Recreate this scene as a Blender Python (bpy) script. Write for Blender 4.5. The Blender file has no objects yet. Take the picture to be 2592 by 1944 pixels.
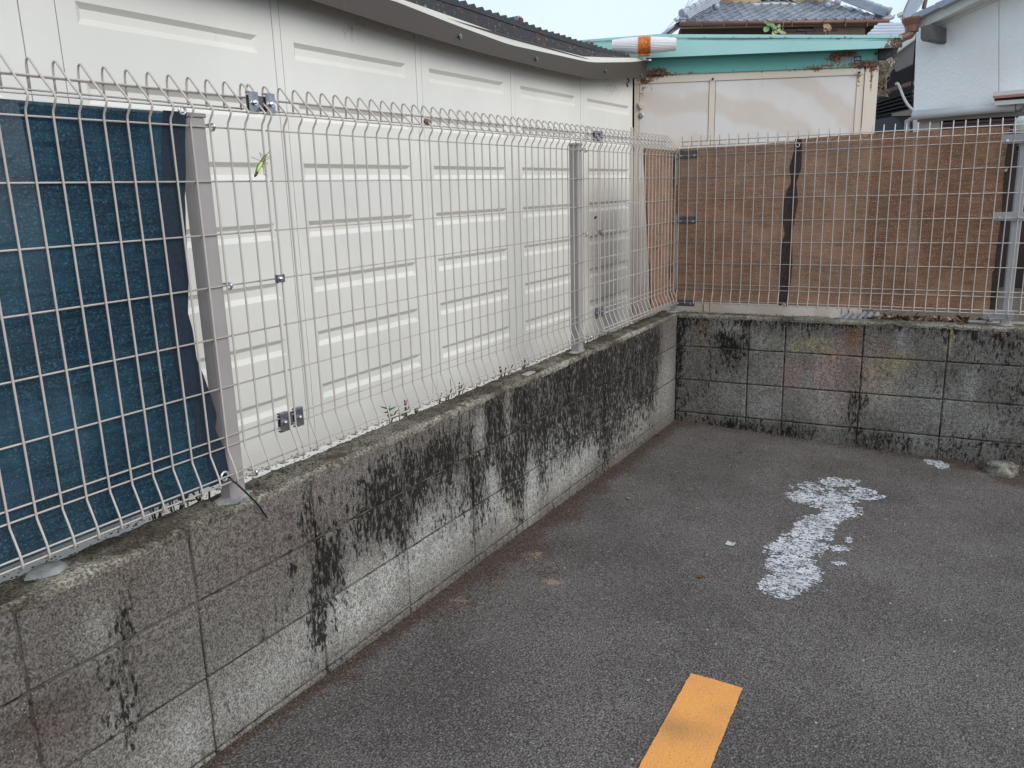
import bpy, bmesh, math, random
from mathutils import Vector, Matrix, noise
from math import sin, cos, tan, pi, radians, sqrt, exp
random.seed(7)
S = bpy.context.scene
COL = S.collection

# ------------------------------------------------------------------ camera
W, H, F = 2592.0, 1944.0, 2065.464
CAM = Vector((1.53513, -4.59487, 1.32598))
YAW, PITCH, ROLL = 0.5256, -0.23376, -0.0291
def ray(u, w):
    X = (u - W / 2) / F; Y = (H / 2 - w) / F
    x = X * cos(ROLL) - Y * sin(ROLL); up = X * sin(ROLL) + Y * cos(ROLL)
    y = cos(PITCH) - up * sin(PITCH); z = sin(PITCH) + up * cos(PITCH)
    return Vector((x * cos(YAW) - y * sin(YAW), x * sin(YAW) + y * cos(YAW), z))
fw = ray(W / 2, H / 2)
rt = (ray(W / 2 + F, H / 2) - fw).normalized()
up = rt.cross(fw).normalized()
cd = bpy.data.cameras.new('camera'); cam = bpy.data.objects.new('camera', cd); COL.objects.link(cam)
cd.sensor_fit = 'HORIZONTAL'; cd.sensor_width = 36.0; cd.lens = 36.0 * F / W
cd.clip_start = 0.05; cd.clip_end = 500
M = Matrix((rt, up, -fw.normalized())).transposed().to_4x4(); M.translation = CAM
cam.matrix_world = M
S.camera = cam

# ------------------------------------------------------------------ light
SUN_EL, SUN_AZ = radians(34), radians(102)        # azimuth clockwise from +y
wd = bpy.data.worlds.new('World'); S.world = wd; wd.use_nodes = True
nt = wd.node_tree; nt.nodes.clear()
def wn(t, **k):
    n = nt.nodes.new(t)
    for a, b in k.items(): setattr(n, a, b)
    return n
sky = wn('ShaderNodeTexSky', sky_type='NISHITA'); sky.sun_disc = False
sky.sun_elevation = SUN_EL; sky.sun_rotation = SUN_AZ; sky.dust_density = 3.0
b1 = wn('ShaderNodeBackground'); b1.inputs[1].default_value = 0.09
nt.links.new(sky.outputs[0], b1.inputs[0])
# thin overcast veil: soft white cloud over the blue
tc = wn('ShaderNodeTexCoord'); nz = wn('ShaderNodeTexNoise'); nz.inputs['Scale'].default_value = 2.2; nz.inputs['Detail'].default_value = 5
cr = wn('ShaderNodeValToRGB'); cr.color_ramp.elements[0].position = .3; cr.color_ramp.elements[1].position = .75
cr.color_ramp.elements[0].color = (.54, .67, .84, 1); cr.color_ramp.elements[1].color = (.73, .81, .90, 1)
b2 = wn('ShaderNodeBackground'); b2.inputs[1].default_value = 1.15
nt.links.new(tc.outputs['Generated'], nz.inputs['Vector']); nt.links.new(nz.outputs[0], cr.inputs[0]); nt.links.new(cr.outputs[0], b2.inputs[0])
mx = wn('ShaderNodeMixShader'); mx.inputs[0].default_value = .82
wo = wn('ShaderNodeOutputWorld')
nt.links.new(b1.outputs[0], mx.inputs[1]); nt.links.new(b2.outputs[0], mx.inputs[2]); nt.links.new(mx.outputs[0], wo.inputs[0])
sl = bpy.data.lights.new('sun', 'SUN'); sl.energy = 1.5; sl.angle = radians(40); sl.color = (1, .97, .93)
so = bpy.data.objects.new('sun', sl); COL.objects.link(so)
sd = Vector((sin(SUN_AZ) * cos(SUN_EL), cos(SUN_AZ) * cos(SUN_EL), sin(SUN_EL)))
so.rotation_euler = sd.to_track_quat('Z', 'Y').to_euler()
S.view_settings.view_transform = 'Standard'; S.view_settings.look = 'None'
S.view_settings.gamma = 1; S.view_settings.use_curve_mapping = False
S.view_settings.exposure = 0.36
S.render.engine = 'CYCLES'
S.cycles.max_bounces = 6; S.cycles.transparent_max_bounces = 12

# ------------------------------------------------------------------ helpers
def onx(u, w, x): d = ray(u, w); return CAM + d * ((x - CAM.x) / d.x)
def ony(u, w, y): d = ray(u, w); return CAM + d * ((y - CAM.y) / d.y)
def onz(u, w, z): d = ray(u, w); return CAM + d * ((z - CAM.z) / d.z)
class Plane:
    """vertical plane through o whose horizontal direction makes angle a with +x; +off is away from the viewer"""
    def __init__(s, o, a):
        s.o = Vector((o[0], o[1], 0)); s.d = Vector((cos(a), sin(a), 0)); s.n = Vector((-sin(a), cos(a), 0)); s.a = a
    def at(s, u, w, off=0):
        d = ray(u, w); return CAM + d * ((s.n.dot(s.o - CAM) + off) / s.n.dot(d))
    def pt(s, t, z, off=0):
        p = s.o + s.d * t + s.n * off; return Vector((p.x, p.y, z))
    def co(s, P):
        q = Vector((P[0], P[1], 0)) - s.o; return s.d.dot(q), P[2], s.n.dot(q)
def hump(x, a, b):
    x = (x - a) / (b - a); x = max(0, min(1, x)); return x * x * (3 - 2 * x)

def link(name, me, parent=None):
    o = bpy.data.objects.new(name, me); COL.objects.link(o)
    if parent: o.parent = parent
    return o
def tag(o, label=None, cat=None, group=None, kind=None):
    if label: o['label'] = label
    if cat: o['category'] = cat
    if group: o['group'] = group
    if kind: o['kind'] = kind
    return o
def thing(name, loc, label, cat, group=None):
    o = bpy.data.objects.new(name, None); COL.objects.link(o); o.location = loc; o.empty_display_size = .05
    return tag(o, label, cat, group)
bpy.context.view_layer.update()
def build(name, bm, m, parent=None, smooth=False, local=True):
    """bm is in world coordinates; vertices are moved into the parent's frame"""
    me = bpy.data.meshes.new(name)
    bmesh.ops.recalc_face_normals(bm, faces=bm.faces)
    if parent is not None and local:
        off = Vector(parent.location); p = parent.parent
        while p is not None: off += Vector(p.location); p = p.parent
        for v in bm.verts: v.co -= off
        me_o = None
    bm.to_mesh(me); bm.free()
    if smooth:
        for p in me.polygons: p.use_smooth = True
    if m: me.materials.append(m)
    return link(name, me, parent)
def BM(): return bmesh.new()
def box(bm, c, s, rot=None, bev=0):
    r = bmesh.ops.create_cube(bm, size=1.0); vs = r['verts']
    for v in vs: v.co = Vector((v.co.x * s[0], v.co.y * s[1], v.co.z * s[2]))
    if bev:
        es = list({e for v in vs for e in v.link_edges})
        rr = bmesh.ops.bevel(bm, geom=es, offset=bev, segments=1, affect='EDGES'); vs = list({v for f in rr['faces'] for v in f.verts} | {v for v in vs if v.is_valid})
    mt = (rot if rot is not None else Matrix.Identity(3))
    for v in vs: v.co = mt @ v.co + Vector(c)
    return vs
def rz(a): return Matrix.Rotation(a, 3, 'Z')
def prism(bm, pts, d):
    """extrude the polygon pts (3D points) along vector d"""
    a = [bm.verts.new(p) for p in pts]; b = [bm.verts.new(Vector(p) + d) for p in pts]
    bm.faces.new(a); bm.faces.new(list(reversed(b)))
    n = len(a)
    for i in range(n): bm.faces.new([a[i], b[i], b[(i + 1) % n], a[(i + 1) % n]])
def tube(bm, pts, r, seg=6, caps=True):
    pts = [Vector(p) for p in pts]; rings = []
    n = len(pts); ref = None
    for i, p in enumerate(pts):
        t = (pts[min(i + 1, n - 1)] - pts[max(i - 1, 0)]).normalized()
        if ref is None:
            ref = Vector((0, 0, 1)) if abs(t.z) < .9 else Vector((0, 1, 0))
            if abs(t.dot(ref)) > .95: ref = Vector((1, 0, 0))
        a = t.cross(ref).normalized(); b = a.cross(t).normalized(); ref = b
        rr = r[i] if isinstance(r, (list, tuple)) else r
        rings.append([bm.verts.new(p + (a * cos(2 * pi * k / seg) + b * sin(2 * pi * k / seg)) * rr) for k in range(seg)])
    for i in range(n - 1):
        for k in range(seg):
            bm.faces.new([rings[i][k], rings[i][(k + 1) % seg], rings[i + 1][(k + 1) % seg], rings[i + 1][k]])
    if caps:
        bm.faces.new(list(reversed(rings[0]))); bm.faces.new(rings[-1])
def smoothpath(pts, k=4):
    """Catmull-Rom through pts"""
    P = [Vector(p) for p in pts]; P = [P[0] * 2 - P[1]] + P + [P[-1] * 2 - P[-2]]; out = []
    for i in range(1, len(P) - 2):
        for j in range(k):
            t = j / k; a, b, c, d = P[i - 1], P[i], P[i + 1], P[i + 2]
            out.append(.5 * ((2 * b) + (c - a) * t + (2 * a - 5 * b + 4 * c - d) * t * t + (3 * b - a - 3 * c + d) * t ** 3))
    out.append(P[-2]); return out
def grid(bm, nu, nv, fn):
    g = [[bm.verts.new(fn(i / nu, j / nv)) for j in range(nv + 1)] for i in range(nu + 1)]
    for i in range(nu):
        for j in range(nv): bm.faces.new([g[i][j], g[i + 1][j], g[i + 1][j + 1], g[i][j + 1]])
    return g
def N3(x, y, z=0.0): return noise.noise(Vector((x, y, z)))

# ------------------------------------------------------------------ materials
class NT:
    def __init__(s, name):
        s.m = bpy.data.materials.new(name); s.m.use_nodes = True; s.t = s.m.node_tree; s.t.nodes.clear()
        s.out = s.n('ShaderNodeOutputMaterial')
    def n(s, t, ins=None, **k):
        n = s.t.nodes.new(t)
        for a, b in k.items(): setattr(n, a, b)
        for a, b in (ins or {}).items(): s.set(n, a, b)
        return n
    def set(s, n, a, b):
        i = n.inputs[a]
        if isinstance(b, bpy.types.NodeSocket): s.t.links.new(b, i)
        elif isinstance(b, bpy.types.Node): s.t.links.new(b.outputs[0], i)
        else:
            i.default_value = (*b, 1) if (i.type == 'RGBA' and len(b) == 3) else ((b, b, b) if i.type == 'VECTOR' and not hasattr(b, '__len__') else b)
    def pos(s, scale=(1, 1, 1), obj=False):
        g = s.n('ShaderNodeTexCoord').outputs['Object'] if obj else s.n('ShaderNodeNewGeometry').outputs['Position']
        return s.n('ShaderNodeVectorMath', {0: g, 1: scale}, operation='MULTIPLY').outputs[0]
    def noise(s, v, sc, det=3, rough=.5, dist=0):
        return s.n('ShaderNodeTexNoise', {'Vector': v, 'Scale': sc, 'Detail': det, 'Roughness': rough, 'Distortion': dist}).outputs[0]
    def math(s, op, a, b=0.0, c=0.0, clamp=False):
        return s.n('ShaderNodeMath', {0: a, 1: b, 2: c}, operation=op, use_clamp=clamp).outputs[0]
    def ramp(s, v, lo, hi, a=0.0, b=1.0):
        return s.n('ShaderNodeMapRange', {'Value': v, 'From Min': lo, 'From Max': hi, 'To Min': a, 'To Max': b}, interpolation_type='SMOOTHSTEP').outputs[0]
    def mix(s, f, a, b, blend='MIX'):
        n = s.t.nodes.new('ShaderNodeMix'); n.data_type = 'RGBA'; n.blend_type = blend
        for i, x in ((0, f), (6, a), (7, b)):
            if isinstance(x, bpy.types.NodeSocket): s.t.links.new(x, n.inputs[i])
            elif i == 0: n.inputs[0].default_value = x
            else: n.inputs[i].default_value = (*x, 1) if len(x) == 3 else x
        return n.outputs[2]
    def attr(s, name, sep=False):
        a = s.n('ShaderNodeAttribute', attribute_name=name)
        if sep:
            q = s.n('ShaderNodeSeparateColor', {0: a.outputs[0]}); return q.outputs[0], q.outputs[1], q.outputs[2]
        return a.outputs[0]
    def bsdf(s, col, rough=.7, bump=None, dist=.002, strength=1.0, metal=0.0, alpha=None, trans=None, spec=.5):
        b = s.n('ShaderNodeBsdfPrincipled', {'Base Color': col, 'Roughness': rough, 'Metallic': metal, 'Specular IOR Level': spec})
        if bump is not None:
            bp = s.n('ShaderNodeBump', {'Height': bump, 'Distance': dist, 'Strength': strength}); s.t.links.new(bp.outputs[0], b.inputs['Normal'])
        o = b.outputs[0]
        if trans is not None:
            tl = s.n('ShaderNodeBsdfTranslucent', {'Color': col}); o = s.n('ShaderNodeMixShader', {0: trans, 1: o, 2: tl.outputs[0]}).outputs[0]
        if alpha is not None:
            tr = s.n('ShaderNodeBsdfTransparent'); o = s.n('ShaderNodeMixShader', {0: alpha, 1: tr.outputs[0], 2: o}).outputs[0]
        s.t.links.new(o, s.out.inputs[0]); return s.m
def paint(name, c, rough=.5, metal=0.0, var=.12, sc=9, dirt=None, dirt_amt=.3, bump=0.0, spec=.5):
    t = NT(name); p = t.pos()
    n1 = t.noise(p, sc, 5, .6); n2 = t.noise(p, sc * 14, 3, .6)
    f = t.ramp(n1, .3, .7, 1 - var, 1 + var * .4)
    col = t.n('ShaderNodeVectorMath', {0: c, 1: 1}, operation='SCALE'); col.inputs[0].default_value = c; t.t.links.new(f, col.inputs['Scale']); col = col.outputs[0]
    if dirt is not None:
        d = t.math('MULTIPLY', t.ramp(n2, .52, .75), t.ramp(n1, .45, .7), clamp=True)
        col = t.mix(t.math('MULTIPLY', d, dirt_amt), col, dirt)
    return t.bsdf(col, rough, bump=n2 if bump else None, dist=bump or .001, metal=metal, spec=spec)

def mat_block():
    t = NT('concrete_block'); p = t.pos()
    mould, light, br = t.attr('st', True); tint = t.n('ShaderNodeAttribute', attribute_name='tint')
    fine = t.noise(p, 185, 2, .75); mid = t.noise(p, 62, 3, .65); big = t.noise(p, 9, 4, .6)
    ps = t.pos((1, 1, .40)); streak = t.noise(ps, 82, 4, .7, .15); streak2 = t.noise(t.pos((1, 1, .30)), 24, 3, .6, .2)
    c = t.mix(light, (.054, .043, .035), (.31, .305, .28))
    c = t.mix(t.ramp(big, .42, .68, 0, .35), c, (.125, .104, .090))
    c = t.mix(tint.outputs['Alpha'], c, tint.outputs['Color'])
    g = t.math('ADD', t.math('MULTIPLY', fine, .75), t.math('MULTIPLY', mid, .35))
    k = t.ramp(g, .40, .71, .42, 1.85)
    sc = t.n('ShaderNodeVectorMath', operation='SCALE'); t.t.links.new(c, sc.inputs[0]); t.t.links.new(k, sc.inputs['Scale']); c = sc.outputs[0]
    # pale sand grains
    vo = t.n('ShaderNodeTexVoronoi', {'Vector': p, 'Scale': 130}); gr = t.math('LESS_THAN', vo.outputs[0], .17)
    gs = t.math('MULTIPLY', gr, t.math('GREATER_THAN', t.n('ShaderNodeSeparateColor', {0: vo.outputs['Color']}).outputs[0], .80))
    c = t.mix(t.math('MULTIPLY', gs, .7), c, (.42, .40, .36))
    soft = t.noise(t.pos((1, 1, .16)), 26, 4, .6)
    sh = t.math('ADD', t.math('MULTIPLY', mould, .85), t.math('MULTIPLY', t.math('SUBTRACT', soft, .5), 1.5))
    shk = t.math('MULTIPLY', t.ramp(sh, .05, .9, 0, .55), t.ramp(mid, .2, .5, .7, 1.0))
    c = t.mix(shk, c, (.030, .025, .020))
    m = t.math('ADD', mould, t.math('MULTIPLY', t.math('SUBTRACT', streak, .5), 4.4))
    m = t.math('ADD', m, t.math('MULTIPLY', t.math('SUBTRACT', streak2, .5), 1.7))
    m = t.math('ADD', m, t.math('MULTIPLY', t.math('SUBTRACT', fine, .5), 1.6))
    mk = t.math('MULTIPLY', t.ramp(m, .52, .84), t.ramp(mould, .03, .22))
    lf = t.math('MULTIPLY', t.ramp(t.noise(t.pos((1, 1, .5)), 120, 3, .7), .54, .66), t.ramp(mould, .15, .6)); c = t.mix(t.math('MULTIPLY', lf, .7), c, (.27, .265, .235))
    c = t.mix(t.math('MULTIPLY', mk, .96), c, (.0095, .0080, .0065))
    h = t.math('ADD', t.math('MULTIPLY', fine, .8), t.math('MULTIPLY', mid, .6))
    return t.bsdf(c, .92, bump=h, dist=.0035, strength=.9, spec=.25)
def mat_mortar():
    t = NT('mortar'); p = t.pos(); mould, light, br = t.attr('st', True)
    f = t.noise(p, 160, 3, .7); b = t.noise(p, 14, 4, .6)
    c = t.mix(t.ramp(b, .40, .62), (.022, .019, .016), (.13, .12, .10)); c = t.mix(t.ramp(f, .55, .85), c, (.24, .225, .20)); 
    return t.bsdf(c, .95, bump=f, dist=.003, spec=.2)
def mat_cap():
    t = NT('wall_top_mortar'); p = t.pos(); e, light, br = t.attr('st', True)
    f = t.noise(p, 150, 3, .75); m_ = t.noise(p, 30, 4, .65); b = t.noise(p, 5, 4, .6)
    c = t.mix(t.ramp(b, .38, .62), (.075, .062, .045), (.20, .185, .145))
    c = t.mix(t.ramp(m_, .52, .68, 0, .75), c, (.028, .022, .017))
    c = t.mix(t.math('MULTIPLY', t.ramp(br, .1, .9, 0, .8), t.ramp(m_, .42, .56)), c, (.38, .355, .29))
    k = t.ramp(f, .33, .7, .35, 1.7)
    sc = t.n('ShaderNodeVectorMath', operation='SCALE'); t.t.links.new(c, sc.inputs[0]); t.t.links.new(k, sc.inputs['Scale'])
    return t.bsdf(sc.outputs[0], .95, bump=t.math('ADD', f, m_), dist=.006, spec=.2)
def mat_asphalt():
    t = NT('asphalt'); p = t.pos()
    dirt, wet, red = t.attr('st', True)
    f1 = t.noise(p, 210, 2, .6); f2 = t.noise(p, 85, 3, .65); b = t.noise(p, 1.7, 5, .6); b2 = t.noise(p, 7, 4, .65)
    vo = t.n('ShaderNodeTexVoronoi', {'Vector': p, 'Scale': 165, 'Randomness': 1.0})
    cellv = t.n('ShaderNodeSeparateColor', {0: vo.outputs['Color']})
    c = t.mix(t.ramp(b, .35, .65), (.098, .083, .074), (.148, .128, .116))
    c = t.mix(t.ramp(b2, .5, .75, 0, .5), c, (.165, .153, .145))
    c = t.mix(t.math('MULTIPLY', t.ramp(cellv.outputs[0], .55, 1.0), .45), c, (.28, .26, .24))
    c = t.mix(t.ramp(vo.outputs['Distance'], .42, .75, 0, .68), c, (.024, .021, .020))
    k = t.ramp(f1, .32, .70, .62, 1.38)
    sc = t.n('ShaderNodeVectorMath', operation='SCALE'); t.t.links.new(c, sc.inputs[0]); t.t.links.new(k, sc.inputs['Scale']); c = sc.outputs[0]
    v2 = t.n('ShaderNodeTexVoronoi', {'Vector': p, 'Scale': 60}); q = t.n('ShaderNodeSeparateColor', {0: v2.outputs['Color']})
    ch = t.math('MULTIPLY', t.math('GREATER_THAN', q.outputs[1], .955), t.math('LESS_THAN', v2.outputs['Distance'], t.math('MULTIPLY', q.outputs[0], .26)))
    c = t.mix(t.math('MULTIPLY', ch, .9), c, (.40, .38, .35))
    # brown soil washed along the wall foot
    dm = t.math('ADD', dirt, t.math('MULTIPLY', t.math('SUBTRACT', f2, .5), 1.6)); dm = t.math('MULTIPLY', t.ramp(dm, .22, .6), t.ramp(dirt, 0, .15))
    c = t.mix(t.math('MULTIPLY', dm, .85), c, t.mix(t.ramp(f1, .4, .65), (.030, .020, .015), (.125, .082, .060)))
    rm = t.math('MULTIPLY', t.ramp(t.math('ADD', red, t.math('MULTIPLY', t.math('SUBTRACT', f2, .5), 2.2)), .36, .68), t.ramp(red, 0, .25))
    c = t.mix(t.math('MULTIPLY', rm, .7), c, (.33, .24, .16))
    c = t.mix(t.math('MULTIPLY', wet, .6), c, (.018, .017, .017))
    h = t.math('SUBTRACT', t.math('MULTIPLY', f2, .6), vo.outputs['Distance'])
    return t.bsdf(c, .86, bump=h, dist=.0045, strength=.85, spec=.35)
def mat_shed(name, c, stain=True, arcs=False):
    t = NT(name); p = t.pos(); pv = t.pos((1, 1, .12))
    b = t.noise(p, 2.0, 4, .6); v = t.noise(pv, 30, 4, .7); f = t.noise(p, 60, 3, .7)
    col = t.mix(t.ramp(b, .3, .7), c, tuple(x * .9 for x in c))
    col = t.mix(t.ramp(v, .62, .85, 0, .25), col, (.30, .26, .20))
    sp = t.n('ShaderNodeTexVoronoi', {'Vector': p, 'Scale': 24}); sq = t.n('ShaderNodeSeparateColor', {0: sp.outputs['Color']})
    dots = t.math('MULTIPLY', t.math('GREATER_THAN', sq.outputs[0], .86), t.math('LESS_THAN', sp.outputs['Distance'], t.math('MULTIPLY', sq.outputs[1], .09)))
    col = t.mix(t.math('MULTIPLY', dots, .75), col, (.06, .055, .045))
    dt, ru, gr = t.attr('st', True)
    dd = t.math('MULTIPLY', t.ramp(t.math('ADD', dt, t.math('MULTIPLY', t.math('SUBTRACT', f, .5), 1.3)), .4, .95), t.ramp(dt, 0, .2))
    col = t.mix(t.math('MULTIPLY', dd, .65), col, (.13, .115, .09))
    rr = t.math('MULTIPLY', t.ramp(t.math('ADD', ru, t.math('MULTIPLY', t.math('SUBTRACT', f, .5), 1.8)), .45, .7), t.ramp(ru, 0, .2))
    col = t.mix(rr, col, t.mix(t.ramp(f, .45, .62), (.035, .014, .009), (.26, .11, .04)))
    if arcs:
        pa = t.n('ShaderNodeVectorMath', {0: t.pos((1, 1, 1)), 1: (0, 0, .35)}, operation='SUBTRACT').outputs[0]
        wv = t.n('ShaderNodeTexWave', {'Vector': pa, 'Scale': 1.3, 'Distortion': 3.5, 'Detail': 4, 'Detail Scale': 2.2}, wave_type='RINGS', rings_direction='SPHERICAL')
        col = t.mix(t.ramp(wv.outputs[0], .25, .9, 0, .40), col, (.50, .40, .29))
        col = t.mix(t.ramp(t.noise(t.pos((4, 4, 1)), 5, 5, .75), .55, .75, 0, .3), col, (.72, .72, .74))
    return t.bsdf(col, .42, bump=f, dist=.0006, strength=.4, spec=.4)
def mat_net(name, c1, c2, alpha, sx, pitch=170):
    """knitted shade net: courses of loops, some light passing between them"""
    t = NT(name); p = t.pos(sx)
    w1 = t.n('ShaderNodeTexWave', {'Vector': p, 'Scale': pitch, 'Distortion': 2.2, 'Detail': 3, 'Detail Scale': 1.6}, wave_type='BANDS', bands_direction='Z')
    fn = t.noise(t.pos(), 230, 2, .7); st = t.noise(t.pos((3, 3, 45)), 3.0, 4, .7); bg = t.noise(t.pos(), 5, 3, .6)
    v = t.math('ADD', t.math('MULTIPLY', w1.outputs[0], .45), t.math('MULTIPLY', fn, .55))
    col = t.mix(t.ramp(v, .30, .72), c1, c2)
    sp = t.noise(t.pos((1, 1, 1.5)), 165, 2, .8); col = t.mix(t.ramp(sp, .56, .68, 0, .75), col, tuple(min(1, x * 2.0 + .02) for x in c2)); col = t.mix(t.ramp(sp, .44, .34, 0, .6), col, c1)
    col = t.mix(t.ramp(st, .35, .7, 0, .55), col, tuple(x * .55 for x in c1))
    col = t.mix(t.ramp(bg, .4, .7, 0, .35), col, tuple(x * 1.25 for x in c2))
    a = t.ramp(t.math('ADD', v, t.math('MULTIPLY', st, .15)), .42, .56, 1.0, alpha)
    a2 = t.n('ShaderNodeMath', {0: a, 1: .5}, operation='MAXIMUM').outputs[0] if alpha > .5 else a
    return t.bsdf(col, .8, bump=v, dist=.001, alpha=a2, trans=.25, spec=.25)

M_block, M_mortar, M_cap, M_asph = mat_block(), mat_mortar(), mat_cap(), mat_asphalt()
M_wire = paint('cream_coated_wire', (.47, .425, .385), .38, var=.10, sc=30, dirt=(.16, .12, .08), dirt_amt=.5)
M_post = paint('grey_beige_post_paint', (.31, .285, .275), .45, var=.08, sc=8)
M_postR = paint('silver_grey_post_paint', (.33, .325, .32), .4, var=.08, sc=8)
M_zinc = paint('galvanised_steel', (.33, .33, .35), .28, metal=.85, var=.25, sc=60)
M_bolt = paint('bright_bolt', (.70, .70, .72), .18, metal=1.0, var=.1, sc=80)
M_darksteel = paint('dark_grey_bracket', (.11, .11, .115), .45, metal=.3, var=.2, sc=40)
M_white = mat_shed('white_shed_enamel', (.72, .705, .65))
M_whiteR = mat_shed('beige_column_enamel', (.47, .45, .405))
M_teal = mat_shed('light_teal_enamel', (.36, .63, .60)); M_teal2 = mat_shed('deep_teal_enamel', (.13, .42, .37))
M_cream = mat_shed('peach_cream_frame_enamel', (.69, .60, .49)); M_pink = mat_shed('weathered_white_panel', (.70, .66, .625), arcs=True)
M_fascia = mat_shed('brown_grey_fascia_paint', (.062, .046, .035)); M_lip = mat_shed('pale_lip_paint', (.55, .53, .46))
M_black = paint('black_void', (.012, .012, .014), .9, var=.3, sc=20)
M_rustroof = None
def mat_rust():
    t = NT('rusted_black_roof_edge'); p = t.pos(); a = t.noise(p, 11, 5, .7); f = t.noise(p, 60, 4, .7)
    c = t.mix(t.ramp(a, .52, .62), (.020, .018, .020), (.045, .018, .015)); c = t.mix(t.ramp(f, .58, .72, 0, .8), c, (.36, .33, .29))
    return t.bsdf(c, .7, bump=f, dist=.002)
M_rust = mat_rust()
M_corr = paint('corrugated_roof_paint', (.30, .31, .33), .4, metal=.3, var=.25, sc=12)
M_corrdark = paint('dark_corrugated_edge', (.03, .03, .036), .6, var=.3, sc=30)
M_blue = mat_net('blue_shade_net', (.003, .013, .030), (.040, .115, .165), .90, (1, 1, 1), 175)
M_bluehem = paint('dark_blue_hem_tape', (.006, .018, .035), .8, var=.5, sc=120)
M_brown = mat_net('brown_shade_net', (.14, .062, .034), (.46, .27, .165), .88, (1, 1, 1), 150)
M_brownhem = paint('dark_brown_hem', (.045, .028, .021), .85, var=.5, sc=110)

# stain attributes -----------------------------------------------------------
def put_attr(o, fn, fn_t=None):
    me = o.data; off = Vector(o.location); p = o.parent
    while p is not None: off += Vector(p.location); p = p.parent
    a = me.color_attributes.new('st', 'FLOAT_COLOR', 'POINT')
    b = me.color_attributes.new('tint', 'FLOAT_COLOR', 'POINT') if fn_t else None
    for i, v in enumerate(me.vertices):
        P = v.co + off; a.data[i].color = (*fn(P), 1)
        if b: b.data[i].color = fn_t(P)
    me.color_attributes.render_color_index = 0
    return o

def blobs(spec, conv):
    """(u, w, ru, rw, amount) in photo pixels -> world (a, z, ra, rz, amount)"""
    out = []
    for s_ in spec:
        u, w, ru, rw, am = s_[:5]
        a, z = conv(u, w); a1, _ = conv(u + ru, w); a0, _ = conv(u - ru, w)
        _, z1 = conv(u, w - rw); _, z0 = conv(u, w + rw)
        out.append((a, z, abs(a1 - a0) / 2 + .004, abs(z1 - z0) / 2 + .004, am) + tuple(s_[5:]))
    return out
def bsum(B, a, z):
    v = 0
    for b in B:
        d = ((a - b[0]) / b[2]) ** 2 + ((z - b[1]) / b[3]) ** 2
        if d < 6: v = v + b[4] * exp(-.9 * d) if b[4] < 0 else max(v, 0) + b[4] * exp(-.9 * d) * (1 - max(0, min(v, .95)) * .6)
    return v
WR = Plane((0, 0), .05014)
cL = lambda u, w: (lambda P: (P.y, P.z))(onx(u, w, 0))
cR = lambda u, w: (lambda P: WR.co(P)[:2])(WR.at(u, w))
MOULD_L = blobs([(1050, 1190, 260, 90, .28), (988, 1217, 60, 70, .42), (1000, 1270, 55, 40, .38), (778, 1290, 12, 70, .6), (804, 1440, 14, 85, 1.0), (828, 1440, 28, 85, .8),
    (862, 1452, 9, 90, .75), (965, 1300, 55, 70, .8), (1005, 1240, 45, 40, .75), (1024, 1350, 35, 55, .6), (1115, 1163, 55, 62, .72), (1090, 1210, 45, 35, .55), (1150, 1297, 45, 55, .5),
    (1200, 1217, 14, 120, .85), (1252, 1069, 34, 125, 1.0), (1285, 1150, 24, 90, .8), (1309, 1100, 15, 190, 1.15), (1330, 1040, 40, 60, .6), (1240, 1170, 20, 60, .6),
    (1416, 985, 110, 100, .52), (1470, 958, 50, 90, .66), (1400, 1080, 90, 90, .42), (1543, 940, 62, 80, .78), (1622, 890, 55, 80, .72), (1511, 1030, 60, 70, .52), (1590, 985, 60, 80, .55),
    (1665, 900, 24, 90, .75), (1372, 1164, 11, 66, .85), (1300, 1230, 30, 60, .4), (1533, 1085, 16, 75, .85), (1560, 1090, 40, 60, .40), (1460, 1110, 60, 60, .35), (1640, 1010, 30, 60, .5),
    (315, 1583, 13, 70, .62), (313, 1780, 38, 110, .58), (290, 1700, 40, 60, .3), (801, 1556, 14, 60, .75), (736, 1445, 7, 42, .6), (815, 1610, 40, 60, .36), (330, 1450, 60, 30, .2),
    (700, 1575, 70, 22, .28), (1680, 1000, 12, 200, -.8), (1700, 1000, 20, 200, -.9), (1245, 1200, 12, 50, -.9), (1215, 1095, 16, 55, -.8), (1286, 1075, 8, 110, -.9), (560, 1820, 50, 60, .2), (1232, 1280, 16, 60, .45)], cL)
LIGHT_L = blobs([(1000, 1450, 190, 70, .62), (1300, 1250, 150, 60, .75), (1480, 1130, 110, 60, .8), (1620, 1050, 60, 50, .62), (860, 1560, 110, 80, .58), (640, 1770, 170, 110, .42), (450, 1900, 100, 80, .42),
    (1245, 1200, 14, 60, .6), (1215, 1095, 18, 55, .42), (1110, 1320, 90, 60, .38), (1286, 1080, 10, 90, .45), (1400, 1160, 60, 60, .5), (1380, 1090, 60, 60, .4), (1340, 1290, 30, 40, .4),
    (250, 1600, 50, 80, .32), (300, 1800, 40, 70, .4), (1000, 1200, 14, 40, .5), (1690, 960, 14, 90, .35), (80, 1840, 120, 50, -.2), (1560, 1000, 30, 40, .25), (1060, 1230, 60, 30, .15)], cL)
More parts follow.
